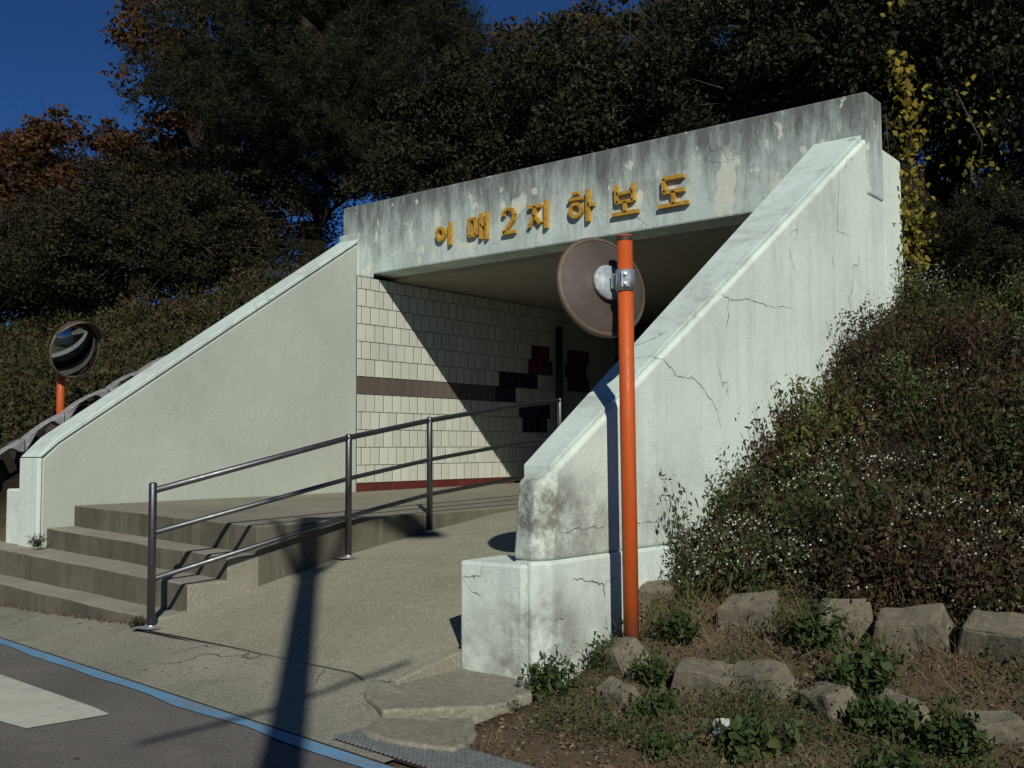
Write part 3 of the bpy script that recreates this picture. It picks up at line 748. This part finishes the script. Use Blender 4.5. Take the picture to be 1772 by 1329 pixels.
# ------------------------------------------------------------------ foreground slabs, grate, boulders
def slab(label, pts, z, th, seed):
    r = random.Random(seed); P2 = []
    for (a, c_) in zip(pts, pts[1:]+pts[:1]):
        for t_ in (0, .33, .66):
            P2.append((a[0]+(c_[0]-a[0])*t_+r.uniform(-.015,.015), a[1]+(c_[1]-a[1])*t_+r.uniform(-.015,.015)))
    b = MB(); b.prism([(x, y, z-th) for x, y in P2], (0,0,th)); o = b.build('concrete_slab', M['slab'], bevel=.012)
    return tag(o, label, 'slab', 'broken concrete slabs beside the ramp')
slab('larger broken concrete slab at the foot of the white block', [(-3.86,3.99),(-3.62,4.08),(-3.18,4.07),(-2.98,3.87),(-2.96,3.57),(-3.3,3.22),(-3.66,3.42)], .066, .1, 1)
slab('smaller rounded concrete slab next to the drain grate', [(-3.33,3.19),(-2.99,3.45),(-2.81,3.28),(-2.74,3.06),(-3.04,2.97),(-3.22,3.02)], .036, .08, 2)
G = thing('drain_grate', 'metal mesh drain grate at the road edge beside the small slab', 'drain grate', (-2.8, 2.95, 0))
ga, gb = Vector((-3.30,2.92,.012)), Vector((-1.6,2.76,.012)); gd = (gb-ga).normalized(); gn = Vector((-gd.y, gd.x, 0)); gw = .26
LG = (gb-ga).length
b = MB(); b.obox(ga+gd*LG/2+gn*gw/2-Vector((0,0,.009)), gd, gn, (0,0,1), LG/2, gw/2, .004); b.build('tray', M['cap'], G)
for k in range(10):
    b = MB(); b.obox(ga+gd*LG/2+gn*(gw*(k+.5)/10)+Vector((0,0,.004)), gd, gn, (0,0,1), LG/2, .0035, .006); b.build('bar', M['grate'], G)
b = MB()
for k in range(62): b.obox(ga+gd*(LG*(k+.5)/62)+gn*gw/2+Vector((0,0,.002)), gd, gn, (0,0,1), .003, gw/2, .005)
o = b.build('cross_bars', M['grate'], G); o['kind'] = 'stuff'

BL = [(-2.84,4.42,.17,.15,'rounded boulder at the foot of the orange pole'), (-3.0,5.02,.17,.12,'small half hidden boulder behind the orange pole'),
      (-2.28,4.30,.15,.16,'squat boulder right of the pole foot with dry grass above'), (-2.06,4.36,.17,.15,'second pale boulder right of the orange pole'),
      (-1.70,4.25,.12,.14,'low flat boulder between two green weeds'), (-1.86,4.88,.30,.16,'grey brown boulder in the middle of the upper row'),
      (-1.53,4.86,.32,.17,'squared boulder in the upper row under the aster bank'), (-1.16,4.86,.32,.17,'dark edged boulder at the right frame edge'),
      (-1.42,4.30,.12,.12,'small boulder under the green weeds in the lower row'), (-1.06,4.28,.13,.12,'bluish boulder low at the right frame edge'),
      (-2.35,4.86,.30,.16,'boulder overgrown by dark leaves left of centre'), (-2.62,4.05,.08,.10,'low boulder in front of the pole half sunk in soil'),
      (-.85,4.95,.3,.14,'boulder just outside the right frame edge')]
for i, (x, y, z, r, lab) in enumerate(BL):
    me = block(i+3, r*1.1, r*.75, r*.72); o = link('boulder', me, M['stone']); o.location = (x, y, float(height(x, y))+(r*.22 if y > 4.6 else 0)); o.rotation_euler = (.35, .12*((i % 3)-1), (i*.9) % 1.2-.4)
    me.polygons.foreach_set('use_smooth', [False]*len(me.polygons))
    tag(o, lab, 'boulder', 'boulders edging the foot of the bank')
me = boulder(77, .09, .055, .04); o = link('pale_rock', me, M['whitestone']); o.location = (-1.93, 3.78, .085); o.rotation_euler = (0, .1, .5)
tag(o, 'small broken white rock lying on the bare soil', 'rock')

# ------------------------------------------------------------------ street lamp next to the camera (casts the long shadow)
LP = thing('street_lamp', 'grey street lamp post standing behind the camera, its shadow falls on the ramp', 'street lamp', (1.36, -1.5, 0))
b = MB(); b.tube([(1.36,-1.5,-.1),(1.36,-1.5,4.1),(1.36,-1.5,6.3),(1.36,-1.5,7.3)], [.10,.09,.085,.10], 20); b.build('post', M['pole'], LP, True)
b = MB(); b.tube([(1.36,-2.3,4.54),(1.36,-.72,4.54)], .018, 10); b.build('crossarm', M['pole'], LP, True)
for s_ in (-1, 1):
    b = MB(); b.tube([(1.36,-1.5,6.35),(1.36+.18*s_,-1.5+.16*s_,6.95),(1.36+.2*s_,-1.5+.2*s_,7.15)], .03, 10); b.build('fork', M['pole'], LP, True)
b = MB(); b.tube([(1.36,-1.5,7.15),(1.7,-1.5,7.45),(2.2,-1.5,7.75),(2.45,-1.5,7.85)], .06, 12); b.build('arm', M['pole'], LP, True)
b = MB(); b.tube([(2.40,-1.5,7.86),(2.5,-1.5,7.95),(2.75,-1.5,8.0),(2.95,-1.5,7.97)], [.05,.12,.13,.04], 16); b.build('lamp_head', M['pole'], LP, True)

# ------------------------------------------------------------------ foliage generators (numpy)
def np_mesh(name, V, Fq, k):
    me = bpy.data.meshes.new(name); nV = len(V); nF = len(Fq)
    me.vertices.add(nV); me.vertices.foreach_set('co', V.astype(np.float32).ravel())
    me.loops.add(nF*k); me.loops.foreach_set('vertex_index', Fq.astype(np.int32).ravel())
    me.polygons.add(nF); me.polygons.foreach_set('loop_start', np.arange(0, nF*k, k, dtype=np.int32))
    me.polygons.foreach_set('loop_total', np.full(nF, k, dtype=np.int32))
    me.update(calc_edges=True); return me
def unit(a): return a/np.maximum(1e-6, np.linalg.norm(a, axis=1, keepdims=True))
def leaf_quads(C, size, rg, aspect=.55, d=None, up=0.0, jit=.35):
    N = len(C); 
    if d is None: d = rg.normal(size=(N, 3))
    d = d.copy(); d[:, 2] += up; d = unit(d); s = unit(np.cross(d, rg.normal(size=(N, 3)))); nn = np.cross(d, s)
    L = (size*rg.uniform(1-jit, 1+jit, N))[:, None]; Wd = L*aspect
    V = np.stack([C-d*L*.5, C+s*Wd*.5+nn*L*.08-d*L*.05, C+d*L*.5-nn*L*.1, C-s*Wd*.5+nn*L*.08-d*L*.05], 1).reshape(-1, 3)
    return V, np.arange(4*N).reshape(N, 4)
def blades(B, D, L, Wd, rg):   # thin quads from B along D
    N = len(B); s = unit(np.cross(D, rg.normal(size=(N, 3))))
    V = np.stack([B-s*Wd[:, None]*.5, B+s*Wd[:, None]*.5, B+D*L[:, None]+s*Wd[:, None]*.12, B+D*L[:, None]-s*Wd[:, None]*.12], 1).reshape(-1, 3)
    return V, np.arange(4*N).reshape(N, 4)
def crown_mesh(name, seed, n_clump, per, leaf, mat, clump_r=.26, squash=.85, aspect=.55, hollow=.55):
    rg = np.random.default_rng(seed)
    u = unit(rg.normal(size=(n_clump, 3))); rad = rg.uniform(hollow, 1.0, n_clump)**.7
    lump = 1 + .16*np.sin(u[:, 0]*4+seed)+.14*np.sin(u[:, 1]*5+seed*2)+.1*np.sin(u[:, 2]*6+seed*3)
    c = u*(rad*lump)[:, None]; c[:, 2] *= squash
    sz = rg.uniform(.5, 1.25, n_clump)*clump_r
    idx = np.repeat(np.arange(n_clump), per)
    off = unit(rg.normal(size=(len(idx), 3)))*(rg.uniform(0, 1, len(idx))**.5)[:, None]
    off[:, 2] *= .6
    C = c[idx]+off*sz[idx][:, None]
    V, Fq = leaf_quads(C, leaf, rg, aspect, d=off*.8+rg.normal(size=C.shape)*.7)
    me = np_mesh(name, V, Fq, 4); me.materials.append(mat); return me
def twig_mesh(name, seed, n, mat):
    rg = np.random.default_rng(seed); u = unit(rg.normal(size=(n, 3))); u[:, 2] *= .85
    b0 = u*rg.uniform(.0, .6, n)[:, None]; D = unit(u+rg.normal(size=(n, 3))*.3)
    V, Fq = blades(b0, D, rg.uniform(.3, .75, n), np.full(n, .011), rg)
    me = np_mesh(name, V, Fq, 4); me.materials.append(mat); return me
def pine_crown(name, seed, n_b, per, mat):
    rg = np.random.default_rng(seed); Vs = []; Fs = []; base = 0
    cs = []
    for i in range(n_b):
        th = rg.uniform(0, 2*PI); z = rg.uniform(-.8, 1.0); rr_ = (1.0-.62*max(0, z))*rg.uniform(.45, 1.05)
        ax = np.array([math.cos(th), math.sin(th), .18]); 
        m_ = rg.integers(10, 18)
        t_ = rg.uniform(.25, 1, m_)**.7
        c = ax[None, :]*(t_*rr_)[:, None]+np.array([0, 0, z*.9])[None, :]+rg.normal(size=(m_, 3))*np.array([.07,.07,.035])
        cs.append(c)
    C = np.concatenate(cs); idx = np.repeat(np.arange(len(C)), per); N = len(idx)
    D = rg.normal(size=(N, 3)); D[:, 2] += .5; D = unit(D)
    V, Fq = blades(C[idx]+rg.normal(size=(N, 3))*.022, D, rg.uniform(.022, .045, N), np.full(N, .0055), rg)
    me = np_mesh(name, V, Fq, 4); me.materials.append(mat); return me
def trunk_mesh(name, h, r, seed, limbs=5, spread=.9, lean=.05):
    rr = random.Random(seed); b = MB(); pts = []; rad = []
    for k in range(7):
        t_ = k/6; pts.append((lean*h*t_*t_+.03*rr.uniform(-1,1)*k, .03*rr.uniform(-1,1)*k, h*t_)); rad.append(r*(1.15-.75*t_))
    b.tube(pts, rad, 10)
    for i in range(limbs):
        t_ = rr.uniform(.4, .95); a = rr.uniform(0, 2*PI); p0 = Vector(pts[int(t_*6)]); L = spread*rr.uniform(.6, 1.2)
        p1 = p0+Vector((math.cos(a)*L*.5, math.sin(a)*L*.5, L*.3)); p2 = p0+Vector((math.cos(a)*L, math.sin(a)*L, L*.75))
        b.tube([p0, p1, p2], [r*.45, r*.28, r*.1], 7)
    me = b.mesh(name, True); me.materials.append(M['bark']); return me

CROWN = {
 'darkA': crown_mesh('crown', 1, 150, 230, .044, M['leaf_dark'], .24),
 'darkB': crown_mesh('crown', 2, 150, 230, .041, M['leaf_dark'], .25),
 'olive': crown_mesh('crown', 3, 140, 200, .044, M['leaf_olive'], .25, .75),
 'autumn': crown_mesh('crown', 4, 150, 75, .062, M['leaf_autumn'], .22, .9),
 'gold': crown_mesh('crown', 5, 150, 80, .06, M['leaf_gold'], .24),
 'pine': pine_crown('crown', 6, 260, 44, M['needle']),
}
TW = twig_mesh('twigs', 9, 260, M['twig'])
TR = {s_: trunk_mesh('trunk', 1, .07, s_, 5, .5) for s_ in (1, 2)}
PT = trunk_mesh('trunk', 1, .032, 5, 0, .2, .02)
def tree(name, cat, label, kind, x, y, zc, rx, rzz, rot=0, group=None, trunk=True, zb=None, ry=None):
    zb = float(height(x, y)) if zb is None else zb
    T = thing(name, label, cat, (x, y, zb), group); T.rotation_euler = (0, 0, rot)
    def sub(nm, me, sc, z):
        o = bpy.data.objects.new(nm, me); COL.objects.link(o); o.parent = T; o.location = (0, 0, z-zb); o.scale = sc; return o
    sub('crown', CROWN[kind], (rx, ry or rx, rzz), zc)
    if kind != 'pine': sub('twigs', TW, (rx, ry or rx, rzz), zc)
    if trunk:
        h = (zc-zb)+rzz*.35
        sub('trunk', PT if kind == 'pine' else TR[1+int(abs(x*7)) % 2], (max(1.6, h*.8)*(1.6 if kind == 'pine' else .8),)*2+(h,), zb-.1)
    return T
# pine group left of the lintel
tree('pine_tree', 'pine tree', 'tall dark pine whose bare trunk shows left of the lintel', 'pine', -13.6, 11.3, 8.0, 2.8, 2.3, .3, 'pines on the crest')
tree('pine_tree', 'pine tree', 'dark pine filling the sky right of the tall pine trunk', 'pine', -11.0, 11.4, 6.9, 2.1, 2.0, 1.9, 'pines on the crest')
tree('pine_tree', 'pine tree', 'broad pine behind the bare trunk, its boughs lowest', 'pine', -15.4, 13.2, 8.0, 2.6, 2.4, 4.1, 'pines on the crest')
# autumn trees at the left
g = 'autumn trees on the left crest'
tree('autumn_tree', 'tree', 'tall rusty leaved tree leaning into the blue sky left of the pine', 'autumn', -17.1, 11.6, 9.7, 1.7, 2.0, .5, g)
tree('autumn_tree', 'tree', 'lower part brown tree under the tall rusty one', 'autumn', -18.6, 12.6, 7.2, 1.9, 1.7, 2.5, g)
tree('autumn_tree', 'tree', 'orange tinged tree in the middle of the left skyline', 'autumn', -21.8, 12.6, 7.3, 2.2, 1.6, 1.1, g)
tree('autumn_tree', 'tree', 'rust coloured tree second from the left edge of the skyline', 'autumn', -24.4, 12.4, 8.0, 2.0, 1.9, 3.3, g)
tree('autumn_tree', 'tree', 'brown leaved tree cut by the left frame edge', 'autumn', -27.5, 12.6, 8.0, 2.2, 2.1, 5.0, g)
# bushes on the left crest
g = 'bushes on the left bank'
for x, y, z, r, h, rot, lab in (
    (-11.6,9.7,3.9,.55,.5,.2,'small olive bush directly left of the lintel under the pine'),
    (-14.0,9.6,4.5,1.15,1.2,1.4,'rounded olive bush below the bare pine trunk'),
    (-15.6,9.4,4.7,1.6,1.4,2.3,'large olive bush in the centre of the left bank'),
    (-17.8,9.6,4.7,1.6,1.5,3.1,'olive bush above the far mirror'),
    (-20.2,9.8,4.9,1.8,1.5,4.4,'tallest olive bush near the left edge of the bank'),
    (-22.6,10.2,4.9,1.8,1.6,5.2,'olive bush cut by the left frame edge'),
    (-14.6,10.9,5.3,1.5,1.3,.9,'dark bush behind the olive row, below the pine'),
    (-17.2,11.2,5.8,1.7,1.5,2.0,'bush rising behind the centre of the olive row')):
    tree('bush', 'bush', lab, 'olive', x, y, z, r, h, rot, g, trunk=False)
# shrubby trees behind and right of the lintel
g = 'dark trees behind the lintel'
for k, x, y, z, r, h, rot, lab in (
    ('darkA',-9.6,10.6,5.1,1.35,1.5,.3,'dark tree behind the left end of the lintel'),
    ('darkB',-8.2,11.0,5.6,1.5,1.5,1.7,'dark tree behind the first letters of the lintel'),
    ('darkA',-6.8,11.0,5.3,1.5,1.5,2.2,'dark tree behind the middle letters of the lintel'),
    ('darkB',-5.3,10.8,5.2,1.5,1.5,3.9,'dark tree behind the last letters of the lintel'),
    ('darkA',-3.9,10.9,5.4,1.5,1.6,5.0,'dark tree behind the right end of the lintel'),
    ('darkB',-2.3,11.2,5.2,1.5,1.7,.8,'dark tree above the yellow ivy'),
    ('darkA',-.9,11.4,5.0,1.5,1.8,2.9,'dark tree near the right frame edge'),
    ('darkB',.7,11.6,5.0,1.6,1.8,4.2,'dark tree cut by the right frame edge'),
    ('darkA',-7.6,12.6,6.0,1.5,1.5,1.0,'taller dark tree in the second row behind the letters'),
    ('darkB',-5.4,12.4,6.0,1.6,1.5,2.6,'second row dark tree over the last letters'),
    ('darkA',-3.3,12.6,6.2,1.7,1.6,4.7,'second row dark tree over the right lintel end'),
    ('darkB',-1.2,12.8,6.2,1.8,1.7,5.9,'second row dark tree over the ivy'),
    ('darkA',1.2,13.0,6.0,1.9,1.8,.1,'second row dark tree at the right edge')):
    tree('broadleaf_tree', 'tree', lab, k, x, y, z, r, h, rot, g)
g = 'dark shrubs at the top of the right bank'
for k, x, y, z, r, h, rot, lab in (
    ('darkB',-2.35,9.75,3.05,.55,.6,1.3,'small dark shrub under the hanging ivy at the portal end'),
    ('darkA',-1.6,10.1,3.0,.7,.7,3.3,'dark shrub between the ivy and the top of the bank'),
    ('darkA',-2.2,10.9,3.3,.9,.9,.3,'dark shrub in the shade right of the portal end'),
    ('darkB',-1.0,11.0,3.3,1.0,.9,2.3,'dark shrub at the top of the bank near the right frame edge'),
    ('darkA',.4,11.2,3.3,1.1,.9,4.3,'dark shrub at the top of the bank beyond the right frame edge')):
    tree('shrub', 'shrub', lab, k, x, y, z, r, h, rot, g, trunk=False)
g = 'golden autumn trees over the lintel'
tree('golden_tree', 'tree', 'golden brown tree top left of the gap of sky over the lintel', 'gold', -9.9, 13.4, 7.2, 1.5, 1.1, .6, g)
tree('golden_tree', 'tree', 'golden brown tree top right of the sky gap over the lintel', 'gold', -8.3, 13.6, 7.4, 1.4, 1.2, 2.1, g)
# ivy ------------------------------------------------------------------
def ivy(label, path, n, spread, leaf, seed):
    rg = np.random.default_rng(seed); pts = np.array(path, float); t_ = rg.uniform(0, len(pts)-1, n); i = np.floor(t_).astype(int); i = np.minimum(i, len(pts)-2)
    C = pts[i]+(pts[i+1]-pts[i])*(t_-i)[:, None]+rg.normal(size=(n, 3))*spread
    d = rg.normal(size=(n, 3)); d[:, 2] -= 1.0
    V, Fq = leaf_quads(C, leaf*.8, rg, .75, d=d)
    T = thing('ivy', label, 'ivy', tuple(path[-1]), 'yellowing ivy strands')
    me = np_mesh('leaves', V, Fq, 4); me.materials.append(M['ivy']); link('leaves', me, None, T)
    b = MB(); b.tube([tuple(p) for p in path], .008, 6); b.build('vine', M['twig'], T, True)
ivy('yellow green ivy hanging down the right end of the portal', [(-2.95,9.3,4.75),(-2.85,9.28,4.4),(-2.82,9.3,4.0),(-2.84,9.28,3.5),(-2.8,9.27,3.1),(-2.78,9.25,2.7)], 620, .075, .075, 3)
ivy('bright yellow ivy high in the trees above the portal end', [(-3.2,9.9,6.6),(-2.9,9.8,6.2),(-2.8,9.7,5.9),(-2.95,9.6,5.5)], 280, .12, .085, 4)
ivy('yellow ivy spray at the top of the frame', [(-2.6,9.8,6.5),(-2.3,9.8,6.3),(-2.1,9.8,6.45)], 120, .10, .085, 5)
ivy('loose ivy trail in the shade right of the portal', [(-2.5,9.6,4.4),(-2.3,9.6,3.9),(-2.35,9.6,3.5)], 90, .12, .07, 6)

# bank undergrowth -------------------------------------------------------
def plants(x0, x1, y0, y1, n, h0, h1, leaf, per, seed, keep=None, lean=.35, clump=40, rad=.2):
    rg = np.random.default_rng(seed); nc = max(4, n//clump)
    cx, cy = rg.uniform(x0, x1, nc), rg.uniform(y0, y1, nc); ch = rg.uniform(.3, 1.65, nc); ci = rg.integers(0, nc, n)
    x = np.clip(cx[ci]+rg.normal(size=n)*rad, x0, x1+.4); y = cy[ci]+rg.normal(size=n)*rad*.8; y = np.maximum(y, y0-.1)
    n = len(x); z = height(x, y); r2_ = ((x-cx[ci])**2+(y-cy[ci])**2)/(2*rad*rad); H_ = rg.uniform(h0, h1, n)*ch[ci]*(.55+.6*np.exp(-r2_)); plants.ci = ci
    D = rg.normal(size=(n, 3))*lean; D[:, 2] = 1; D[:, 1] -= .25; D = unit(D)
    B = np.stack([x, y, z-.03], 1)
    stem = blades(B, D, H_, np.full(n, .007), rg)
    idx = np.repeat(np.arange(n), per); t_ = rg.uniform(.1, 1, len(idx))**.8
    C = B[idx]+D[idx]*(H_[idx]*t_)[:, None]+rg.normal(size=(len(idx), 3))*.04
    dl = rg.normal(size=C.shape)*.8; dl[:, 2] += .3
    lv = leaf_quads(C, leaf, rg, .42, d=dl)
    tips = B+D*H_[:, None]
    plants.li = ci[idx]
    return stem, lv, tips, rg
st, lv, tips, rg = plants(-2.98, 3.2, 5.2, 9.4, 15500, .15, .38, .041, 18, 21, clump=60, rad=.2, lean=.25)
BANKCI = plants.ci; BANKLI = plants.li
def obj_np(name, parts, mats, label=None, cat=None, kind='stuff', parent=None):
    Vs, Fs, mi, base = [], [], [], 0
    for (V, Fq), mk in zip(parts, range(len(parts))):
        Vs.append(V); Fs.append(Fq+base); base += len(V); mi.append(np.full(len(Fq), mk))
    me = np_mesh(name, np.concatenate(Vs), np.concatenate(Fs), 4)
    for m_ in mats: me.materials.append(m_)
    me.polygons.foreach_set('material_index', np.concatenate(mi).astype(np.int32))
    o = link(name, me, None, parent)
    return tag(o, label, cat, None, kind)
# dry blades mixed in
rg2 = np.random.default_rng(5); n = 3600
x = rg2.uniform(-2.98, 3.0, n); y = rg2.uniform(4.7, 9.2, n); B = np.stack([x, y, height(x, y)], 1)
D = rg2.normal(size=(n, 3))*.45; D[:, 2] = 1; D[:, 1] -= .3; D = unit(D)
k = (nz(x*.8+1, y*.7+3) > -.1); B, D = B[k], D[k]
dry = blades(B, D, rg2.uniform(.1, .3, len(B)), np.full(len(B), .0042), rg2)
kind_ = np.random.default_rng(12).choice([0,1,2], 4000, p=[.36,.34,.30])[BANKLI]
LQ = lv[0].reshape(-1, 4, 3)
lvs = [(LQ[kind_ == q].reshape(-1, 3), np.arange(4*int((kind_ == q).sum())).reshape(-1, 4)) for q in range(3)]
obj_np('bank_undergrowth', [st, lvs[0], lvs[1], lvs[2], dry], [M['drystem'], M['leaf_bank'], M['leaf_bankg'], M['leaf_bankb'], M['dry']], 'tangled green and brown weeds covering the right bank', 'undergrowth')
# asters
cprob = np.random.default_rng(3).choice([.0,.02,.12,.75], 4000, p=[.42,.25,.17,.16])
k = rg.uniform(0, 1, len(tips)) < cprob[BANKCI]
tp = tips[k]; idx = np.repeat(np.arange(len(tp)), 9)
C = tp[idx]+rg.normal(size=(len(idx), 3))*np.array([.035,.035,.02])+np.array([0,-.01,.03])
d = rg.normal(size=C.shape)
fl = leaf_quads(C, .0115, rg, 1.0, d=d)
obj_np('white_asters', [fl], [M['flower']], 'tiny white aster flowers scattered through the bank weeds', 'wild flowers')
# yellow-green grass along the top of the bank
st2, lv2, _, _ = plants(-2.85, 3.5, 8.7, 10.6, 3400, .1, .28, .045, 12, 33)
obj_np('bank_top_grass', [st2, lv2], [M['drystem'], M['leaf_top']], 'yellow green grass along the top of the right bank', 'grass')
# left bank ground cover
st3, lv3, _, _ = plants(-26, -10.15, 4.6, 9.6, 9500, .15, .40, .07, 13, 44)
obj_np('left_bank_undergrowth', [st3, lv3], [M['drystem'], M['leaf_bank']], 'low brown and green weeds on the bank behind the stone edging', 'undergrowth')
# soil weeds and litter
def litter(x0, x1, y0, y1, n, size, seed, keep=None):
    rg = np.random.default_rng(seed); x = rg.uniform(x0, x1, n); y = rg.uniform(y0, y1, n)
    if keep is not None: k = keep(x, y); x, y = x[k], y[k]
    C = np.stack([x, y, height(x, y)+.012], 1); d = rg.normal(size=C.shape); d[:, 2] *= .3
    return leaf_quads(C, size, rg, .5, d=d)
soilk = lambda x, y: (x+3.0) > (3.6-y)*.35
l1 = litter(-3.0, 1.5, 2.9, 5.1, 6500, .022, 61, soilk)
rgx = np.random.default_rng(8); n = 10500; x = rgx.uniform(-2.95, 1.4, n); y = rgx.uniform(2.95, 5.0, n)
k = soilk(x, y) & ((nz(x*1.6+2, y*2.1) > -.05) | (y > 4.35)); x, y = x[k], y[k]; n = len(x)
B = np.stack([x, y, height(x, y)-.01], 1); D = rgx.normal(size=(n, 3))*.7; D[:, 2] = .8; D = unit(D)
gb_ = blades(B, D, rgx.uniform(.03, .10, n)*np.where(y > 4.5, 1.9, 1.0), np.full(n, .0042), rgx)
obj_np('leaf_litter', [l1, gb_], [M['litter'], M['dry']], 'dry leaves and straw lying on the soil at the foot of the bank', 'leaf litter')
st5, lv5, _, _ = plants(-2.95, 1.4, 3.3, 5.25, 4000, .03, .12, .021, 9, 71, clump=45, rad=.13)
obj_np('low_weeds', [st5, lv5], [M['drystem'], M['leaf_weed']], 'low green weeds creeping over the soil between the boulders', 'ground cover')
rgs = np.random.default_rng(17); n = 900; x = rgs.uniform(-3.0, 1.4, n); y = rgs.uniform(2.9, 4.9, n); k = soilk(x, y); x, y = x[k], y[k]
b = MB()
for xx, yy in zip(x, y):
    r = rgs.uniform(.005, .02); zz = float(height(xx, yy)); a = rgs.uniform(0, 3)
    q = [(xx+r*math.cos(a+i*2.1)*rgs.uniform(.7,1.2), yy+r*math.sin(a+i*2.1)*rgs.uniform(.7,1.2), zz-.003) for i in range(3)]
    t_ = (xx, yy, zz+r*rgs.uniform(.6,1)); bb = len(b.v); b.v += q+[t_]; b.f += [(bb,bb+1,bb+3),(bb+1,bb+2,bb+3),(bb+2,bb,bb+3)]
tag(b.build('gravel', M['stone']), 'small loose pebbles on the soil strip', 'gravel', None, 'stuff')

# individual weeds ---------------------------------------------------------
def weed_meshes(seed, n, h, leaf, spread, flat=.5, mat='leaf_weed'):
    rg = np.random.default_rng(seed)
    D = rg.normal(size=(n, 3))*spread; D[:, 2] = np.abs(D[:, 2])*flat+.5; D = unit(D); L = rg.uniform(.5, 1, n)*h
    B = rg.normal(size=(n, 3))*.02; B[:, 2] = 0
    st = blades(B, D, L, np.full(n, .004), rg)
    per = 16; idx = np.repeat(np.arange(n), per); t_ = rg.uniform(.15, 1, len(idx))
    C = B[idx]+D[idx]*(L[idx]*t_)[:, None]+rg.normal(size=(len(idx), 3))*.014
    lv = leaf_quads(C, leaf, rg, .45, d=D[idx]*.5+rg.normal(size=C.shape)*.6)
    ms = np_mesh('stems', *st, 4); ms.materials.append(M['drystem']); ml = np_mesh('leaves', *lv, 4); ml.materials.append(M[mat]); return ms, ml
WM = [weed_meshes(1, 34, .20, .034, .7), weed_meshes(2, 26, .15, .045, .9, .3), weed_meshes(3, 20, .6, .030, .22, 1.5), weed_meshes(4, 60, .55, .045, .5, 1.0, 'leaf_top'), weed_meshes(6, 30, .22, .028, .5, 1, 'leaf_olive')]
def weed(kind, x, y, label, sc=1, rot=0, name='weed', cat='weed', z=None):
    T = thing(name, label, cat, (x, y, float(height(x, y)) if z is None else z), 'weeds around the portal'); T.rotation_euler = (0, 0, rot); T.scale = (sc,)*3
    for nm, me in zip(('stems', 'leaves'), WM[kind]):
        o = bpy.data.objects.new(nm, me); COL.objects.link(o); o.parent = T
    return T
for a in ((0,-2.98,4.00,'green weed clump at the corner of the right wing base',1.1,0), (4,-3.14,3.97,'dark little weed in front of the crack beside the white block',.8,1),
          (0,-2.88,4.36,'weed tuft just left of the orange pole foot',.9,2), (0,-2.62,4.62,'leafy weed just right of the orange pole foot',1.1,3),
          (1,-2.36,3.95,'spreading weed left of the white rock',1,4), (1,-1.75,3.66,'broad green weed right of the white rock',1.3,.4),
          (0,-1.62,4.45,'bushy green weed between the lower boulders',1.35,1.3), (1,-1.45,4.15,'low green weed beneath the bushy one',1.2,2.2),
          (0,-1.16,4.05,'weed patch in the bottom right of the picture',1.2,3.1), (1,-1.25,3.65,'flat weed at the bottom edge of the picture',1.1,4.2),
          (4,-3.62,3.50,'dry brown weed at the broken pavement corner',.6,5.0), (0,-3.46,3.26,'tiny green weed beside the small slab',.45,1.2),
          (0,-2.55,4.25,'weed between the pole boulder and the next one',.9,2.8), (1,-2.05,3.5,'sparse weed in the middle of the bare soil',.8,.6),
          (0,-1.95,4.72,'dark green weed between upper and lower boulders',1.3,5.5)):
    weed(*a)
weed(2, -2.90, 5.25, 'tall sparse weed with bare stems against the white right wing', 1.2, .3, z=.42)
weed(2, -2.88, 5.75, 'second sparse weed further up the white right wing', 1.0, 1.9, z=.68)
weed(3, -2.80, 6.75, 'bright green leafy shrub against the white right wing', 1.05, 1.0, 'shrub', 'shrub', z=1.2)
weed(3, -2.72, 6.45, 'smaller green shrub just below the bright leafy one', .8, 2.6, 'shrub', 'shrub', z=.98)
weed(4, -6.05, 3.70, 'small tuft of grass by the first handrail post', .45, 1, z=.07)
weed(4, -8.70, 4.36, 'dry weed on the second step against the left wing wall', .6, 2, z=.4)

# crumbs and dead leaves caught along the lowest riser
rgl = np.random.default_rng(41); n = 420; x = rgl.uniform(-9.2, -6.05, n); y = np.array([step_front(a) for a in x])-np.abs(rgl.normal(size=n))*.022-.004
C = np.stack([x, y, np.array([apz(a, c_) for a, c_ in zip(x, y)])+.008], 1); d = rgl.normal(size=C.shape); d[:, 2] *= .4
V, Fq = leaf_quads(C, .022, rgl, .5, d=d); me = np_mesh('step_litter', V, Fq, 4); me.materials.append(M['litter'])
tag(link('step_litter', me, None), 'brown dead leaves caught along the foot of the lowest step', 'leaf litter', None, 'stuff')
# unseen foliage added behind the camera so the steel reflects dark
rgw = np.random.default_rng(99); n = 9000
C = np.stack([rgw.uniform(-45, 25, n), rgw.uniform(-30, -22, n), rgw.uniform(0, 7, n)*1.0], 1)
V, Fq = leaf_quads(C, .9, rgw, .8); me = np_mesh('added_wood', V, Fq, 4); me.materials.append(M['leaf_dark'])
tag(link('added_wood', me, None), 'added unseen foliage behind the camera that darkens reflections in the steel', 'added_wood', None, 'stuff')
